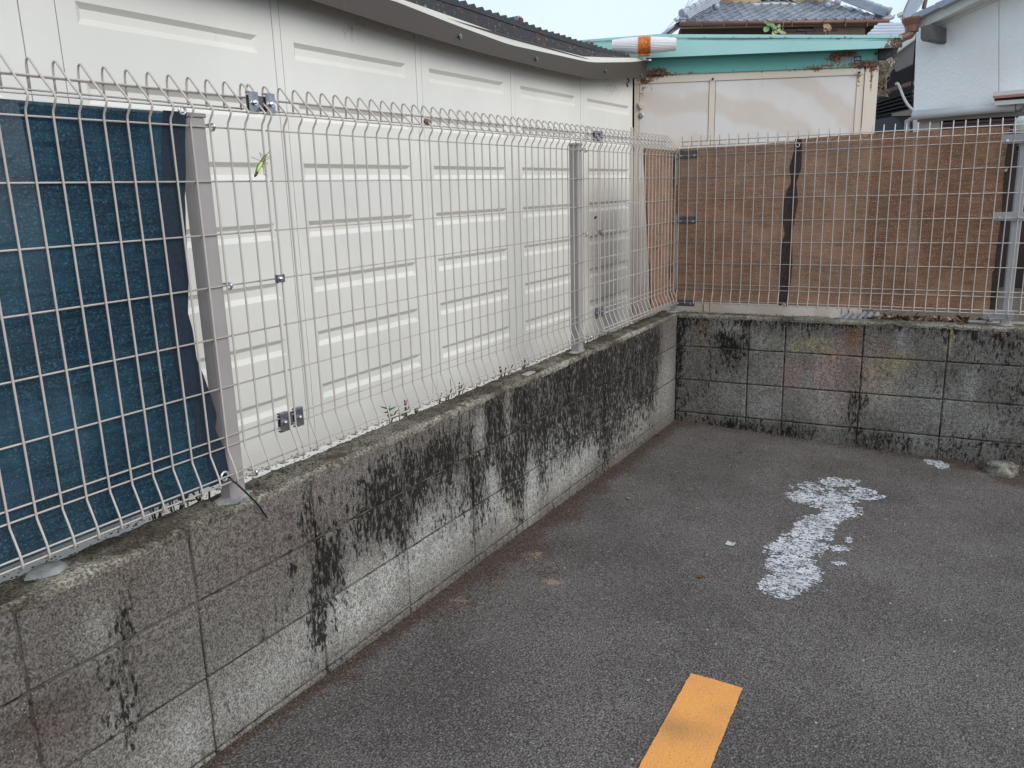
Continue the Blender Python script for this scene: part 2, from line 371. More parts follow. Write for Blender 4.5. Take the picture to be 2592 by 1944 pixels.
MOULD_R = blobs([(1735, 814, 40, 45, .55), (1716, 900, 14, 140, .85), (1854, 873, 34, 26, 1.0), (1825, 858, 22, 20, .7), (1842, 925, 34, 22, .5), (2170, 1018, 22, 36, .75), (1863, 1075, 34, 12, .6),
    (2500, 1110, 50, 16, .45), (1888, 830, 10, 50, .6), (1900, 805, 200, 12, .35), (2200, 820, 260, 12, .4), (2540, 880, 90, 70, .3), (2160, 1060, 24, 20, .5), (1780, 1000, 60, 60, .15), (2440, 850, 80, 22, .4),
    (2350, 960, 60, 50, .12), (2050, 835, 80, 30, .15), (2580, 1000, 60, 100, .28), (1960, 1092, 110, 6, .6), (2300, 1130, 140, 8, .5)], cR)
LIGHT_R = blobs([(2072, 954, 45, 42, .5), (2093, 1027, 60, 44, .42), (1842, 827, 30, 24, .3), (2280, 861, 14, 36, .42), (2459, 971, 18, 50, .42), (1918, 873, 26, 26, .38), (2290, 1010, 110, 50, .32), (1950, 960, 50, 60, .25),
    (1850, 1010, 50, 60, .22), (2480, 1080, 60, 60, .25), (2300, 1120, 90, 20, .4), (2150, 900, 60, 30, .18), (1930, 1040, 50, 40, .28)], cR)
RU, OC, PK, TN, GN = (.15, .075, .035), (.36, .31, .15), (.27, .15, .135), (.38, .26, .16), (.30, .32, .20)
TINT_R = blobs([(2161, 855, 22, 45, .85, RU), (2150, 945, 18, 28, .4, RU), (2008, 878, 16, 12, .6, OC), (2060, 878, 52, 14, .55, OC), (2112, 903, 36, 18, .55, (.36, .16, .11)), (2093, 950, 42, 36, .5, PK), (2012, 950, 28, 40, .45, PK),
    (2259, 918, 40, 22, .5, OC), (2203, 950, 24, 50, .45, TN), (2252, 985, 12, 30, .35, OC), (1778, 830, 12, 30, .5, RU), (1890, 806, 20, 8, .5, (.3, .12, .06)), (2408, 848, 12, 32, .45, OC), (2130, 985, 50, 30, .3, PK), (1975, 870, 18, 10, .3, GN),
    (2100, 1030, 40, 30, .22, PK), (2545, 835, 20, 12, .4, (.3, .12, .07)), (2220, 890, 30, 30, .25, PK), (2180, 1000, 14, 40, .3, TN)], cR)
TINT_L = blobs([(700, 1330, 180, 90, .5, (.125, .095, .092)), (1290, 1075, 9, 100, .5, (.20, .17, .14)), (1295, 1280, 14, 50, .4, (.30, .27, .20)), (540, 1360, 60, 20, .35, (.22, .20, .11)), (330, 1440, 90, 40, .4, (.13, .10, .065)),
    (560, 1850, 40, 40, .2, (.12, .09, .08)), (120, 1880, 90, 50, .5, (.10, .075, .07)), (950, 1120, 160, 40, .35, (.13, .10, .10))], cL)
def fL(P):
    y, z = P.y, P.z
    g = .12 + .15 * N3(y * 3, z * 5, 1.7)
    ft = .35 * (1 - hump(z, -.03, .03)) * (.6 + N3(y * 4, 8)); return (max(0, min(.86, bsum(MOULD_L, y, z) * 1.12 + .03 + ft)), max(0, min(1, (bsum(LIGHT_L, y, z) + .10 + g) * (1 - ft))), 0)
def fR(P):
    s_, z, _ = WR.co(P)
    ft = .35 * (1 - hump(z, -.03, .03)) * (.6 + N3(s_ * 4, 8)); tp = .22 * hump(z, .5, .585); return (max(0, min(.88, bsum(MOULD_R, s_, z) * .9 + .09 + ft + tp * .8)), max(0, min(1, (bsum(LIGHT_R, s_, z) + .26 + .16 * N3(s_ * 4, z * 5, 3.1)) * (1 - ft))), 0)
def tintf(B, conv):
    def f(P):
        a, z = conv(P); w = 1e-6; c = [0, 0, 0]; mxv = 0
        for b in B:
            d = ((a - b[0]) / b[2]) ** 2 + ((z - b[1]) / b[3]) ** 2
            if d < 6:
                k = b[4] * exp(-.8 * d); w += k; mxv = max(mxv, k)
                for i in range(3): c[i] += k * b[5][i]
        return (c[0] / w, c[1] / w, c[2] / w, min(1, mxv))
    return f
tL = tintf(TINT_L, lambda P: (P.y, P.z)); tR = tintf(TINT_R, lambda P: WR.co(P)[:2])

# ------------------------------------------------------------------ ground
def gz(x, y):
    z = -.056 - .046 * max(0, x) * hump(y, -3.2, -.2) - .012 * min(0, y) * 1.0 * hump(x, 2.2, .0)
    z += .006 * N3(x * 1.3, y * 1.3, .5)
    z -= .006 * exp(-((x - .55) ** 2 + (y + .9) ** 2) / .3)
    return z
def ong(u, w):
    z = -.06
    for _ in range(6): P = onz(u, w, z); z = gz(P.x, P.y)
    return Vector((P.x, P.y, z))
def gst(P):
    x, y = P.x, P.y
    wob = .5 + .5 * N3(y * 2.2, 4.2) + .35 * N3(y * 9, 1.0)
    d = 0
    if x < .4: d = exp(-((x) / (.035 + .10 * max(0, wob) * hump(y, -3.5, -2.2))) ** 2) * .9
    s_, _, off = WR.co(P)
    d2 = exp(-(off / (.03 + .03 * max(0, N3(s_ * 5, 2)))) ** 2) * .9 if s_ > -.1 else 0
    for (bx, by, br, am) in SOIL:
        d = max(d, am * exp(-((x - bx) ** 2 + (y - by) ** 2) / br ** 2))
    r_ = 0
    for (bx, by, br, am) in SAND: r_ = max(r_, am * exp(-((x - bx) ** 2 + (y - by) ** 2) / br ** 2))
    wet = 0
    for (bx, by, br, am) in DARK: wet = max(wet, am * exp(-((x - bx) ** 2 + (y - by) ** 2) / br ** 2))
    return (max(d, d2), wet, r_)
def gp(u, w, r, a): P = ong(u, w); return (P.x, P.y, r, a)
SOIL = [gp(1490, 1235, .11, .9), gp(1420, 1300, .11, .8), gp(1340, 1390, .12, .75), gp(1230, 1450, .11, .6), gp(1180, 1520, .08, .5), gp(1380, 1450, .07, .5), gp(2010, 1102, .07, .6), gp(1540, 1180, .07, .7), gp(1740, 1075, .10, .6), gp(2440, 1180, .09, .8), gp(2560, 1215, .10, .8), gp(1120, 1560, .05, .4), gp(1290, 1340, .08, .6), gp(880, 1715, .04, .4), gp(2330, 1148, .08, .5)]
SAND = [gp(1350, 1405, .045, .8), gp(1395, 1475, .045, .8), gp(1165, 1520, .03, .9), gp(1500, 1205, .03, .4), gp(1330, 1500, .025, .4), gp(1280, 1475, .05, .35)]
DARK = [gp(2170, 1290, .07, .3), gp(2120, 1225, .05, .5), gp(2240, 1250, .10, .35)]
bm = BM()
xs = [-8, -4, -2, -.6, -.06, 0] + [.04 * i for i in range(1, 61)] + [2.5, 2.8, 3.4, 4.5, 7, 12, 30, 80, 200]
ys = [-200, -60, -20, -10, -7, -5.8, -5.2, -4.8, -4.5] + [-4.4 + .045 * i for i in range(0, 98)] + [.08, .16, .4, 1, 3, 8, 20, 60, 200]
V = [[bm.verts.new((x, y, gz(x, y) if (x > -.3 and y < .3) else (-.06 if x > -.3 else -.06))) for y in ys] for x in xs]
for i in range(len(xs) - 1):
    for j in range(len(ys) - 1): bm.faces.new([V[i][j], V[i + 1][j], V[i + 1][j + 1], V[i][j + 1]])
g = build('asphalt_ground', bm, M_asph, smooth=True); put_attr(g, gst); tag(g, kind='structure')

# raised ground behind both block walls
def mat_soil():
    t = NT('soil'); p = t.pos(); a = t.noise(p, 30, 5, .7); b = t.noise(p, 140, 3, .7)
    c = t.mix(t.ramp(a, .35, .65), (.05, .038, .028), (.15, .12, .095)); c = t.mix(t.ramp(b, .6, .8, 0, .6), c, (.28, .25, .21))
    return t.bsdf(c, .95, bump=b, dist=.008)
M_soil = mat_soil()
bm = BM()
def soil(x0, x1, y0, y1, z, nu, nv):
    def f(a, b):
        x, y = x0 + (x1 - x0) * a, y0 + (y1 - y0) * b
        P = (WR.pt(x, z, y)); return Vector((P.x, P.y, z + .012 * N3(x * 3, y * 3)))
    grid(bm, nu, nv, f)
soil(-.1, 40, .13, 60, .43, 60, 60)
grid(bm, 20, 60, lambda a, b: Vector((-12 + 11.86 * a, -12 + 14 * b, .33 + .02 * N3(a * 20, b * 60))))
g = build('soil_ground', bm, M_soil, smooth=True); tag(g, kind='structure')

# ------------------------------------------------------------------ block walls
BT = .575
def block_wall(name, label, frame, ranges, rows, fst, ftint, th, cap_to, y_sub=.045):
    """frame(t, z, off): t along the wall, off>0 into the wall"""
    root = thing(name, frame(0, 0, 0), label, 'wall')
    for ri, (z0, z1) in enumerate(rows):
        for (t0, t1) in ranges:
            j = .0034; a, b, c, d = t0 + j, t1 - j, z0 + (j if ri < 3 else 0), z1 - (j if ri > 0 else 0)
            pr = random.uniform(-.0018, .0012); bm = BM(); e = .0025
            nu = max(3, int((b - a) / .022)); nv = max(2, int((d - c) / .022))
            def axis(l, h, m_): return [l, l + .0025] + [l + .006 + (h - l - .012) * i / (m_ - 4) for i in range(m_ - 3)] + [h - .0025, h]
            nu = max(6, nu); nv = max(6, nv); AX, AZ = axis(a, b, nu), axis(c, d, nv)
            def f(p, q):
                tt = AX[round(p * nu)]; zz = AZ[round(q * nv)]
                edge = min(tt - a, b - tt, zz - c, d - zz)
                wob = .0022 * N3(tt * 30, zz * 30, ri)
                return frame(tt + (.0015 * N3(zz * 40, tt) if (p in (0, 1)) else 0), zz + (.0018 * N3(tt * 40, 7) if q in (0, 1) else 0), pr + wob + (e if edge < .001 else 0))
            G = grid(bm, nu, nv, f)
            # side walls of the block, back into the joint
            rim = [G[i][0] for i in range(nu + 1)] + [G[nu][k] for k in range(1, nv + 1)] + [G[i][nv] for i in range(nu - 1, -1, -1)] + [G[0][k] for k in range(nv - 1, 0, -1)]
            n_in = frame(0, 0, .03) - frame(0, 0, 0)
            back = [bm.verts.new(v.co + n_in) for v in rim]
            for k in range(len(rim)): bm.faces.new([rim[k], back[k], back[(k + 1) % len(rim)], rim[(k + 1) % len(rim)]])
            bm.faces.new(back)
            o = build('block', bm, M_block, root, smooth=False); put_attr(o, fst, ftint)
            for pp in o.data.polygons: pp.use_smooth = len(pp.vertices) == 4
    # mortar body between and behind the blocks
    bm = BM(); t0 = ranges[0][0]; t1 = ranges[-1][1]
    lo, hi = min(t0, t1), max(t0, t1)
    grid(bm, int((hi - lo) / .03), 22, lambda p, q: frame(lo + (hi - lo) * p, rows[-1][0] + (BT - rows[-1][0]) * q, .0062 + .0022 * N3((lo + (hi - lo) * p) * 25, q * 20, 5)))
    prism(bm, [frame(lo, rows[-1][0], .02), frame(hi, rows[-1][0], .02), frame(hi, BT, .02), frame(lo, BT, .02)], frame(0, 0, th - .02) - frame(0, 0, 0))
    o = build('mortar_joint', bm, M_mortar, root); put_attr(o, fst, ftint)
    # rough mortar cap
    bm = BM(); lo2, hi2 = cap_to; n = int((hi2 - lo2) / .014)
    prof = [(-.001, BT - .004), (-.003, BT + .006), (.000, .588), (.006, .592), (.02, .593), (.045, .592), (.065, .592), (.08, .591), (.098, .590), (.115, .588), (.126, .58), (.130, .56)]
    def cf(p, q):
        t = lo2 + (hi2 - lo2) * p; i = round(q * (len(prof) - 1)); off, z = prof[i]
        k = .35 if i < 1 else 1
        z += k * (.004 * N3(t * 6, off * 9, 2) + .0045 * N3(t * 28, off * 28, 4) + .003 * N3(t * 75, off * 75, 6))
        if i >= 10: off += .018 * N3(t * 7, 3.3) + .01 * N3(t * 30, 1.1)
        if i <= 2: off += .0025 * N3(t * 35, 8) ; z -= .004 * max(0, N3(t * 9, 5))
        return frame(t, z, off)
    grid(bm, n, len(prof) - 1, cf)
    o = build('mortar_cap', bm, M_cap, root, smooth=True)
    def cst(P):
        q = frame(0, 0, 0)
        off = -P.x if name_left else WR.co(P)[2]
        t = P.y if name_left else WR.co(P)[0]
        e = exp(-((off - .004) / .012) ** 2) * (.55 + .9 * N3(t * 2.3, 3)) * (1.0 if name_left else .9)
        for (bt, br) in EFF[name_left]: e = max(e, .95 * exp(-((t - bt) / br) ** 2) * exp(-((off - .02) / .035) ** 2))
        return (0, 0, max(0, min(1, e)))
    put_attr(o, cst)
    return root
EFF = {True: [(-3.72, .07), (-2.25, .06), (-3.25, .05)], False: [(1.65, .12)]}
name_left = True
Lr = [(0.0, -.2535)] + [(-.2535 - .4 * i, -.2535 - .4 * (i + 1)) for i in range(0, 11)]
Lr = [(b, a) for a, b in reversed([(a, b) for a, b in Lr])]
Lr = sorted([(min(a, b), max(a, b)) for a, b in Lr])
rows = [(.40, BT + .004), (.20, .40), (0, .20), (-.2, 0)]
wallL = block_wall('block_wall', 'long concrete block wall blotched with black mould running from the lower left under the cream mesh fence', lambda t, z, off: Vector((-off, t, z)),
                   [r for r in Lr], rows, fL, tL, .125, (-4.66, .02))
name_left = False
Rr = [(0.0, .4178), (.4178, .6168)] + [(.6168 + .4 * i, 1.0168 + .4 * i) for i in range(0, 6)]
wallR = block_wall('block_wall', 'shorter dark concrete block wall with rusty and yellowish stains across the back of the parking space', lambda t, z, off: WR.pt(t, z, off),
                   Rr, rows, fR, tR, .125, (-.12, 3.01))

# ------------------------------------------------------------------ mesh fence
sF = 1.01
def sc(p): return CAM + (Vector(p) - CAM) * sF
xM = sc((-.00799, 0, 0)).x; PI_ = .052 * sF
Y0 = CAM.y + sF * (-3.08238 - CAM.y); GAP = .0205 * sF
H1 = CAM.z + sF * (1.4828 - CAM.z); HP = .1195 * sF
off0 = sc((-.00221, .00407, 0)); FR = Plane((off0.x, off0.y), .05014)
ZW = [H1 - HP * i for i in range(7)]         # W1..W7
ZW8 = .7355
PROF = [(0, ZW8 - .001)]
def wire_profile():
    """(out, z): out>0 towards the car park"""
    bot = [(-.006, .648), (.006, .6465), (.017, .647), (.0235, .651), (.0235, .660), (.019, .680), (.006, .713), (0.0, .728)]
    mid = [(0, z) for z in (.7355, 1.0, 1.25, 1.488)]
    topk = [(.002, 1.497), (.010, 1.508), (.0150, 1.517), (.0135, 1.526), (-.008, 1.547), (-.028, 1.5695), (-.0455, 1.590), (-.050, 1.5945), (-.055, 1.5955), (-.0595, 1.592), (-.062, 1.583), (-.0635, 1.565), (-.064, 1.536)]
    return bot + mid + topk
RW = .0025; RH = .0022
HB = [(-.0045, z, RH) for z in ZW] + [(-.0045, ZW8, RH), (.0165, .6705, RH), (.0185, .6545, RH), (.0085, 1.5225, RH), (-.0255, 1.5605, RH), (-.0595, 1.5635, RH), (-.0600, 1.5385, RH)]
def vwire_mesh(frame_dir):
    bm = BM(); tube(bm, [Vector((frame_dir[0] * o, frame_dir[1] * o, z)) for o, z in wire_profile()], RW, 6)
    me = bpy.data.meshes.new('vertical_wire'); bmesh.ops.recalc_face_normals(bm, faces=bm.faces); bm.to_mesh(me); bm.free(); me.materials.append(M_wire)
    for p in me.polygons: p.use_smooth = True
    return me
def panel(label, origin, d, out, ks, ext0, ext1):
    """origin at the fence plane (z=0); d = along; out = towards the viewer; ks list of wire positions (metres along d)"""
    root = thing('mesh_fence_panel', (origin[0], origin[1], 0), label, 'fence panel', 'cream wire mesh fence panels')
    me = vwire_mesh(out)
    for k in ks:
        o = link('vertical_wire', me, root); o.location = (d[0] * k, d[1] * k, 0)
    a, b = min(ks) - ext0, max(ks) + ext1
    for (off, z, r) in HB:
        bm = BM(); tube(bm, [Vector((d[0] * a + out[0] * off, d[1] * a + out[1] * off, z)), Vector((d[0] * b + out[0] * off, d[1] * b + out[1] * off, z))], r, 6)
        o = build('horizontal_wire', bm, M_wire, root, smooth=True, local=False)
    return root
oL = (1, 0); dL = (0, 1)
panel('cream wire mesh fence panel nearest the camera, standing in front of the blue net', (xM, Y0), dL, oL, [-GAP - PI_ * m for m in range(0, 26)], .004, .004)
panel('cream wire mesh fence panel in the middle of the long fence before the white shed', (xM, Y0), dL, oL, [PI_ * k for k in range(39)], .004, .004)
y3 = Y0 + 38 * PI_ + GAP
panel('cream wire mesh fence panel ending at the corner post, its last wires over brown net', (xM, y3), dL, oL, [PI_ * k for k in range(21)], .004, .012)
nR = FR.n
panel('cream wire mesh fence panel above the short back wall, in front of the brown net', (FR.o.x, FR.o.y), (FR.d.x, FR.d.y), (-nR.x, -nR.y), [PI_ * k for k in range(34)], .008, .03)

# posts ----------------------------------------------------------------------
def post(label, c, w, dpt, ztop, rot, m, capm=None, hooks=()):
    root = thing('fence_post', (c[0], c[1], .59), label, 'fence post', 'steel posts holding the mesh fence')
    R_ = rz(rot)
    bm = BM(); box(bm, (c[0], c[1], (.585 + ztop) / 2), (w, dpt, ztop - .585), R_, .004); build('shaft', bm, m, root)
    bm = BM(); box(bm, (c[0], c[1], ztop + .004), (w + .004, dpt + .004, .01), R_, .002); build('cap', bm, m, root)
    bm = BM()
    n = 14; r0 = [.034 + .016 * random.random() for _ in range(n)]
    vs = [bm.verts.new((c[0] + r0[i] * cos(2 * pi * i / n) * .95, c[1] + r0[i] * sin(2 * pi * i / n) * 1.25, .592)) for i in range(n)]
    v2 = [bm.verts.new((c[0] + (v.co.x - c[0]) * .72, c[1] + (v.co.y - c[1]) * .72, .5985)) for v in vs]
    for i in range(n): bm.faces.new([vs[i], vs[(i + 1) % n], v2[(i + 1) % n], v2[i]])
    bm.faces.new(v2); build('mortar_foot', bm, M_foot, root, smooth=True)
    for (hx, hy, hz) in hooks:
        bm = BM(); P = Vector((hx, hy, hz))
        tube(bm, smoothpath([P + Vector((-.02, .0, .004)), P + Vector((.006, 0, .006)), P + Vector((.011, 0, 0)), P + Vector((.007, 0, -.007)), P + Vector((0, 0, -.008))], 3), .003, 6)
        build('hook_bolt', bm, M_bolt, root, smooth=True)
    return root
M_foot = paint('pale_blue_mortar', (.34, .345, .335), .9, var=.45, sc=22, dirt=(.10, .09, .07), dirt_amt=.8, bump=.004)
pxs = xM - .028
yA, yB = onz(592, 1263, .59).y + .005, onz(1461, 891, .59).y
post('grey post beside the ragged right edge of the blue net', (pxs, yA), .042, .048, 1.505, 0, M_post, hooks=[(xM + .001, yA + .03, ZW[0]), (xM + .001, yA + .03, ZW[3]), (xM + .02, yA + .03, .656)])
post('grey post in the middle of the long fence in front of the bare white shed', (pxs, yB), .042, .048, 1.505, 0, M_post, hooks=[(xM + .001, yB + .03, ZW[0]), (xM + .001, yB + .03, ZW[3]), (xM + .02, yB + .03, .656)])
pc = onz(1702, 795, .59)
post('slim grey corner post where the two fences meet', (FR.o.x - .025, FR.o.y + .03), .036, .045, 1.47, .05, M_postR)
pr = onz(2543, 822, .59)
post('silver grey post at the right end of the back fence', (pr.x, pr.y - .005), .044, .034, 1.5, .05, M_postR)
# brackets at the corner post
def bracket(label, cen, plane_d, out, ln, z, m, bolts, h=.042):
    root = thing('fence_bracket', (cen.x, cen.y, z), label, 'bracket', 'steel brackets tying the fence to its posts')
    a = math.atan2(plane_d.y, plane_d.x)
    bm = BM(); box(bm, (cen.x, cen.y, z), (ln, .004, h), rz(a), .001)
    box(bm, (cen.x - plane_d.x * 0 - out.x * .006, cen.y - out.y * .006, z - h / 2 + .001), (ln, .012, .003), rz(a))
    build('plate', bm, m, root)
    for b in bolts:
        P = Vector((cen.x, cen.y, z - .006)) + Vector(plane_d) * b + Vector(out) * .006
        bm = BM(); tube(bm, [P - Vector(out) * .008, P + Vector(out) * .004], .0065, 6); tube(bm, [P + Vector(out) * .004, P + Vector(out) * .012], .0035, 6)
        build('bolt', bm, M_bolt, root)
outR = -FR.n
for nm, z in (('upper', ZW[0] + .006), ('middle', ZW[3] + .004), ('lower', .652)):
    c = FR.pt(.055, z, .008) if nm != 'lower' else FR.pt(.055, z, -.006)
    bracket(f'{nm} dark bracket reaching right from the corner post onto the back fence', c, FR.d, outR, .105, z, M_darksteel, [.03, -.045])
for nm, z in (('upper', ZW[0] + .010), ('middle', ZW[3] + .008), ('lower', .645)):
    t = WR.co(pr)[0]; c = FR.pt(t - .02, z, .010 if nm != 'lower' else -.005)
    bracket(f'{nm} light grey bracket on the post at the right end of the back fence', c, FR.d, outR, .13, z, M_postR, [-.042, .045])
for nm, z in (('upper', ZW[0] + .002), ('middle', ZW[3])):
    c = Vector((xM - .009, FR.o.y - .035, z))
    bracket(f'{nm} dark bracket on the long fence side of the corner post', c, Vector((0, 1, 0)), Vector((1, 0, 0)), .045, z, M_darksteel, [-.008])

# panel connectors
def connector(label, y, z, kind):
    root = thing('panel_connector', (xM, y, z), label, 'connector', 'bolted connectors joining two fence panels')
    if kind == 'plate':
        for s in (-1, 1):
            bm = BM(); box(bm, (xM - .001, y + s * .027, z), (.0035, .03, .047), None, .001)
            for q in (-1, 1): box(bm, (xM - .006, y + s * .027, z + q * .0235), (.012, .03, .004))
            build('clamp_plate', bm, M_zinc, root)
            bm = BM(); P = Vector((xM + .002, y + s * .027, z)); tube(bm, [P, P + Vector((.004, 0, 0))], .0068, 8); tube(bm, [P + Vector((.004, 0, 0)), P + Vector((.009, 0, 0))], .004, 6)
            build('bolt', bm, M_bolt, root)
        bm = BM(); box(bm, (xM - .011, y, z), (.004, .08, .036)); box(bm, (xM - .010, y, z), (.010, .014, .03)); build('back_plate', bm, M_darksteel, root)
    else:
        bm = BM(); box(bm, (xM + .005, y, z), (.003, .024, .02), None, .001); box(bm, (xM + .003, y - .011, z), (.010, .003, .02)); box(bm, (xM + .003, y + .011, z), (.010, .003, .02)); build('clamp_plate', bm, M_zinc, root)
        bm = BM(); P = Vector((xM + .006, y, z)); tube(bm, [P, P + Vector((.004, 0, 0))], .007, 8); tube(bm, [P + Vector((.004, 0, 0)), P + Vector((.009, 0, 0))], .004, 6); build('bolt', bm, M_bolt, root)
for (yj, where) in ((Y0 - GAP / 2, 'first panel joint right of the near post'), (y3 - GAP / 2, 'panel joint beside the middle post')):
    connector(f'top bolted steel connector at the {where}', yj, 1.547, 'plate')
    connector(f'small bolted steel clip halfway down the {where}', yj, ZW[3], 'clip')
    connector(f'bottom bolted steel connector at the {where}', yj, (ZW[6] + ZW8) / 2, 'plate')

# ------------------------------------------------------------------ nets
def net_sheet(name, m, parent, frame, tl, tr_fn, z0, z1, n, amp, seed, zt=None):
    bm = BM()
    def f(p, q):
        z = z0 + (z1 - z0) * q; a = tl(z) if callable(tl) else tl; b = tr_fn(z); t = a + (b - a) * p
        if zt and q > .97: z += zt(t)
        edge = 1 - hump(min(1 - q, q), 0, .1) * .8
        d = amp * (1 + .55 * N3(t * 4.0, z * 2.3, seed) * 1.6 + .35 * N3(t * 1.6, z * 9, seed + 3)) * (1 - .5 * edge) + .5 * amp * sin(z * 9 + t * 2) * (1 - edge)
        return frame(t, z, abs(d) + .006)
    grid(bm, n[0], n[1], f); return build(name, bm, m, parent, smooth=True)
fl = lambda t, z, off: Vector((xM - off, t, z))
EDGE = [(470, 275), (470, 522), (468, 500), (471, 601), (478, 690), (479, 794), (490, 832), (503, 911), (519, 950), (543, 1025), (551, 1051), (547, 1086), (570, 1140), (585, 1190), (572, 1228)]
EDp = sorted([(onx(u, w, xM - .012).z, onx(u, w, xM - .012).y) for u, w in EDGE])
def interp(T, z):
    if z <= T[0][0]: return T[0][1]
    for (a, b), (c, d) in zip(T, T[1:]):
        if z <= c: return b + (d - b) * (z - a) / (c - a + 1e-9)
    return T[-1][1]
er = lambda z: interp(EDp, z) + .004 * N3(z * 9, 2)
blue = thing('shade_net', (xM, -3.4, .65), 'dark blue knitted shade net with a ragged right edge behind the near fence panel', 'shade net')
net_sheet('net_cloth', M_blue, blue, fl, -5.2, lambda z: er(z) - .055, .652, 1.512, (70, 60), .008, 1)
net_sheet('folded_layer', M_blue, blue, lambda t, z, off: Vector((xM - off - .012, t, z)), lambda z: -3.665 + .05 * (1.5 - z) + .006 * N3(z * 6, 9), lambda z: er(z) - .03, .655, 1.508, (24, 60), .007, 5)
net_sheet('hem', M_bluehem, blue, lambda t, z, off: Vector((xM - off + .001, t, z)), lambda z: er(z) - .06 + .01 * N3(z * 5, 4), er, .650, 1.514, (5, 70), .008, 1)
def ring(name, parent, P, nrm, R0, r, m):
    bm = BM(); n = 14; nrm = Vector(nrm).normalized(); a = nrm.cross(Vector((0, 0, 1))).normalized(); b = nrm.cross(a)
    pts = [P + (a * cos(2 * pi * i / n) + b * sin(2 * pi * i / n)) * R0 for i in range(n + 1)]
    tube(bm, pts, r, 6, False); return build(name, bm, m, parent, smooth=True)
M_grom = paint('white_metal_eyelet', (.72, .72, .74), .25, metal=.6, var=.1, sc=60)
ring('eyelet', blue, onx(461, 279, xM - .010), (1, 0, 0), .0085, .003, M_grom)
ring('eyelet', blue, onx(569, 1205, xM + .004), (1, 0, 0), .0105, .003, M_grom)
# black cable tie hanging from the lower eyelet
bm = BM(); tube(bm, smoothpath([onx(u, w, xx) for u, w, xx in ((572, 1204, xM - .01), (580, 1208, xM + .012), (596, 1222, xM + .025), (628, 1252, .012), (655, 1280, .016), (668, 1300, .014), (677, 1310, .012))], 4), [.0032] * 4 + [.0026] * 20 + [.0018] * 1, 5)
tag(build('cable_tie', bm, paint('black_nylon', (.012, .013, .016), .4, var=.2, sc=50), None, smooth=True), 'black cable tie hanging from the eyelet of the blue net over the wall top', 'cable tie')

frn = lambda t, z, off: FR.pt(t, z, off)
brown = thing('shade_net', (FR.o.x, FR.o.y, .65), 'faded brown shade net stretched behind the back fence and round the corner', 'shade net')
tE = FR.co(FR.at(2535, 600, .015))[0]
seam = [(352, 2013, 2030), (380, 2011, 2030), (424, 1998, 2029), (440, 2001, 2024), (462, 2003, 2016), (480, 1993, 2018), (509, 1984, 2020), (556, 1981, 2012), (575, 1984, 2008), (592, 1987, 2004), (603, 1983, 2005), (619, 1979, 2006), (671, 1975, 2006), (725, 1973, 2001), (768, 1971, 1993)]
sl_ = sorted([(FR.at(a, w, .012).z, FR.co(FR.at(a, w, .012))[0]) for w, a, b in seam]); sr_ = sorted([(FR.at(b, w, .012).z, FR.co(FR.at(b, w, .012))[0]) for w, a, b in seam])
ztR = lambda t: .012 + .02 * hump(t, .3, .9) + .004 * N3(t * 9, 3)
net_sheet('net_cloth', M_brown, brown, frn, -.02, lambda z: interp(sl_, z) + .012, .658, 1.512, (50, 50), .004, 11, ztR)
net_sheet('net_cloth', M_brown, brown, frn, lambda z: interp(sr_, z) - .012, lambda z: FR.co(FR.at(2556 - (z - .65) * -22, 600, .01))[0] if False else 1.605 + .012 * N3(z * 4, 2), .655, 1.520, (60, 50), .005, 14, ztR)
net_sheet('overlap_hem', M_brownhem, brown, lambda t, z, off: FR.pt(t, z, off * .5), lambda z: interp(sl_, z), lambda z: interp(sr_, z), .652, 1.545, (4, 70), .006, 3)
net_sheet('hem', M_brownhem, brown, frn, lambda z: 1.60 + .008 * N3(z * 5, 1), lambda z: 1.635 + .018 * N3(z * 3.2, 7), .655, 1.52, (4, 50), .010, 9)
# the return on the long fence
le = sorted([(onx(u, w, xM - .012).z, onx(u, w, xM - .012).y) for u, w in ((1628, 373), (1629, 430), (1631, 500), (1635, 560), (1638, 620), (1642, 690), (1643, 778))])
net_sheet('net_return', M_brown, brown, fl, lambda z: interp(le, z), lambda z: FR.o.y + .0, .66, 1.515, (14, 50), .006, 21)
net_sheet('hem', M_brownhem, brown, lambda t, z, off: Vector((xM - off + .001, t, z)), lambda z: interp(le, z) - .004, lambda z: interp(le, z) + .018, .656, 1.518, (3, 50), .006, 21)
net_sheet('hem', M_brownhem, brown, lambda t, z, off: Vector((xM - off + .001, t, z)), lambda z: FR.o.y - .085 + .01 * N3(z * 4, 6), lambda z: FR.o.y - .01, .656, 1.50, (3, 50), .007, 26)
ring('eyelet', brown, FR.at(2019, 367, -.004), nR, .010, .003, M_grom)
ring('eyelet', brown, FR.at(1984, 773, -.008), nR, .008, .003, M_grom)

# ------------------------------------------------------------------ white shed
XS = -.40
shed = thing('storage_shed', (XS, -1.5, .33), 'long white metal shed with pressed grooves behind the mesh fence', 'shed')
seams = [(-5.02, -4.93), (-4.195, -4.16), (-3.42, -3.332), (-2.644, -2.611), (-1.916, -1.881), (-1.192, -1.155), (-.448, -.413)]
pan = [(-4.93, -4.195), (-4.16, -3.42), (-3.332, -2.644), (-2.611, -1.916), (-1.881, -1.192), (-1.155, -.448), (-.413, .296)]
TZ = [1.793 - .1830 * k for k in range(0, 8)]
DUST = blobs([(760, 90, 60, 40, .35), (900, 80, 26, 40, .6), (855, 85, 10, 30, .55), (905, 120, 8, 8, .7), (950, 60, 90, 30, .3), (980, 250, 30, 16, .45), (1210, 100, 80, 30, .3), (1550, 225, 26, 30, .5), (1530, 215, 60, 30, .25),
               (700, 400, 60, 20, .2), (680, 110, 20, 14, .4), (270, 1150, 300, 60, .15)], lambda u, w: (lambda P: (P.y, P.z))(onx(u, w, XS)))
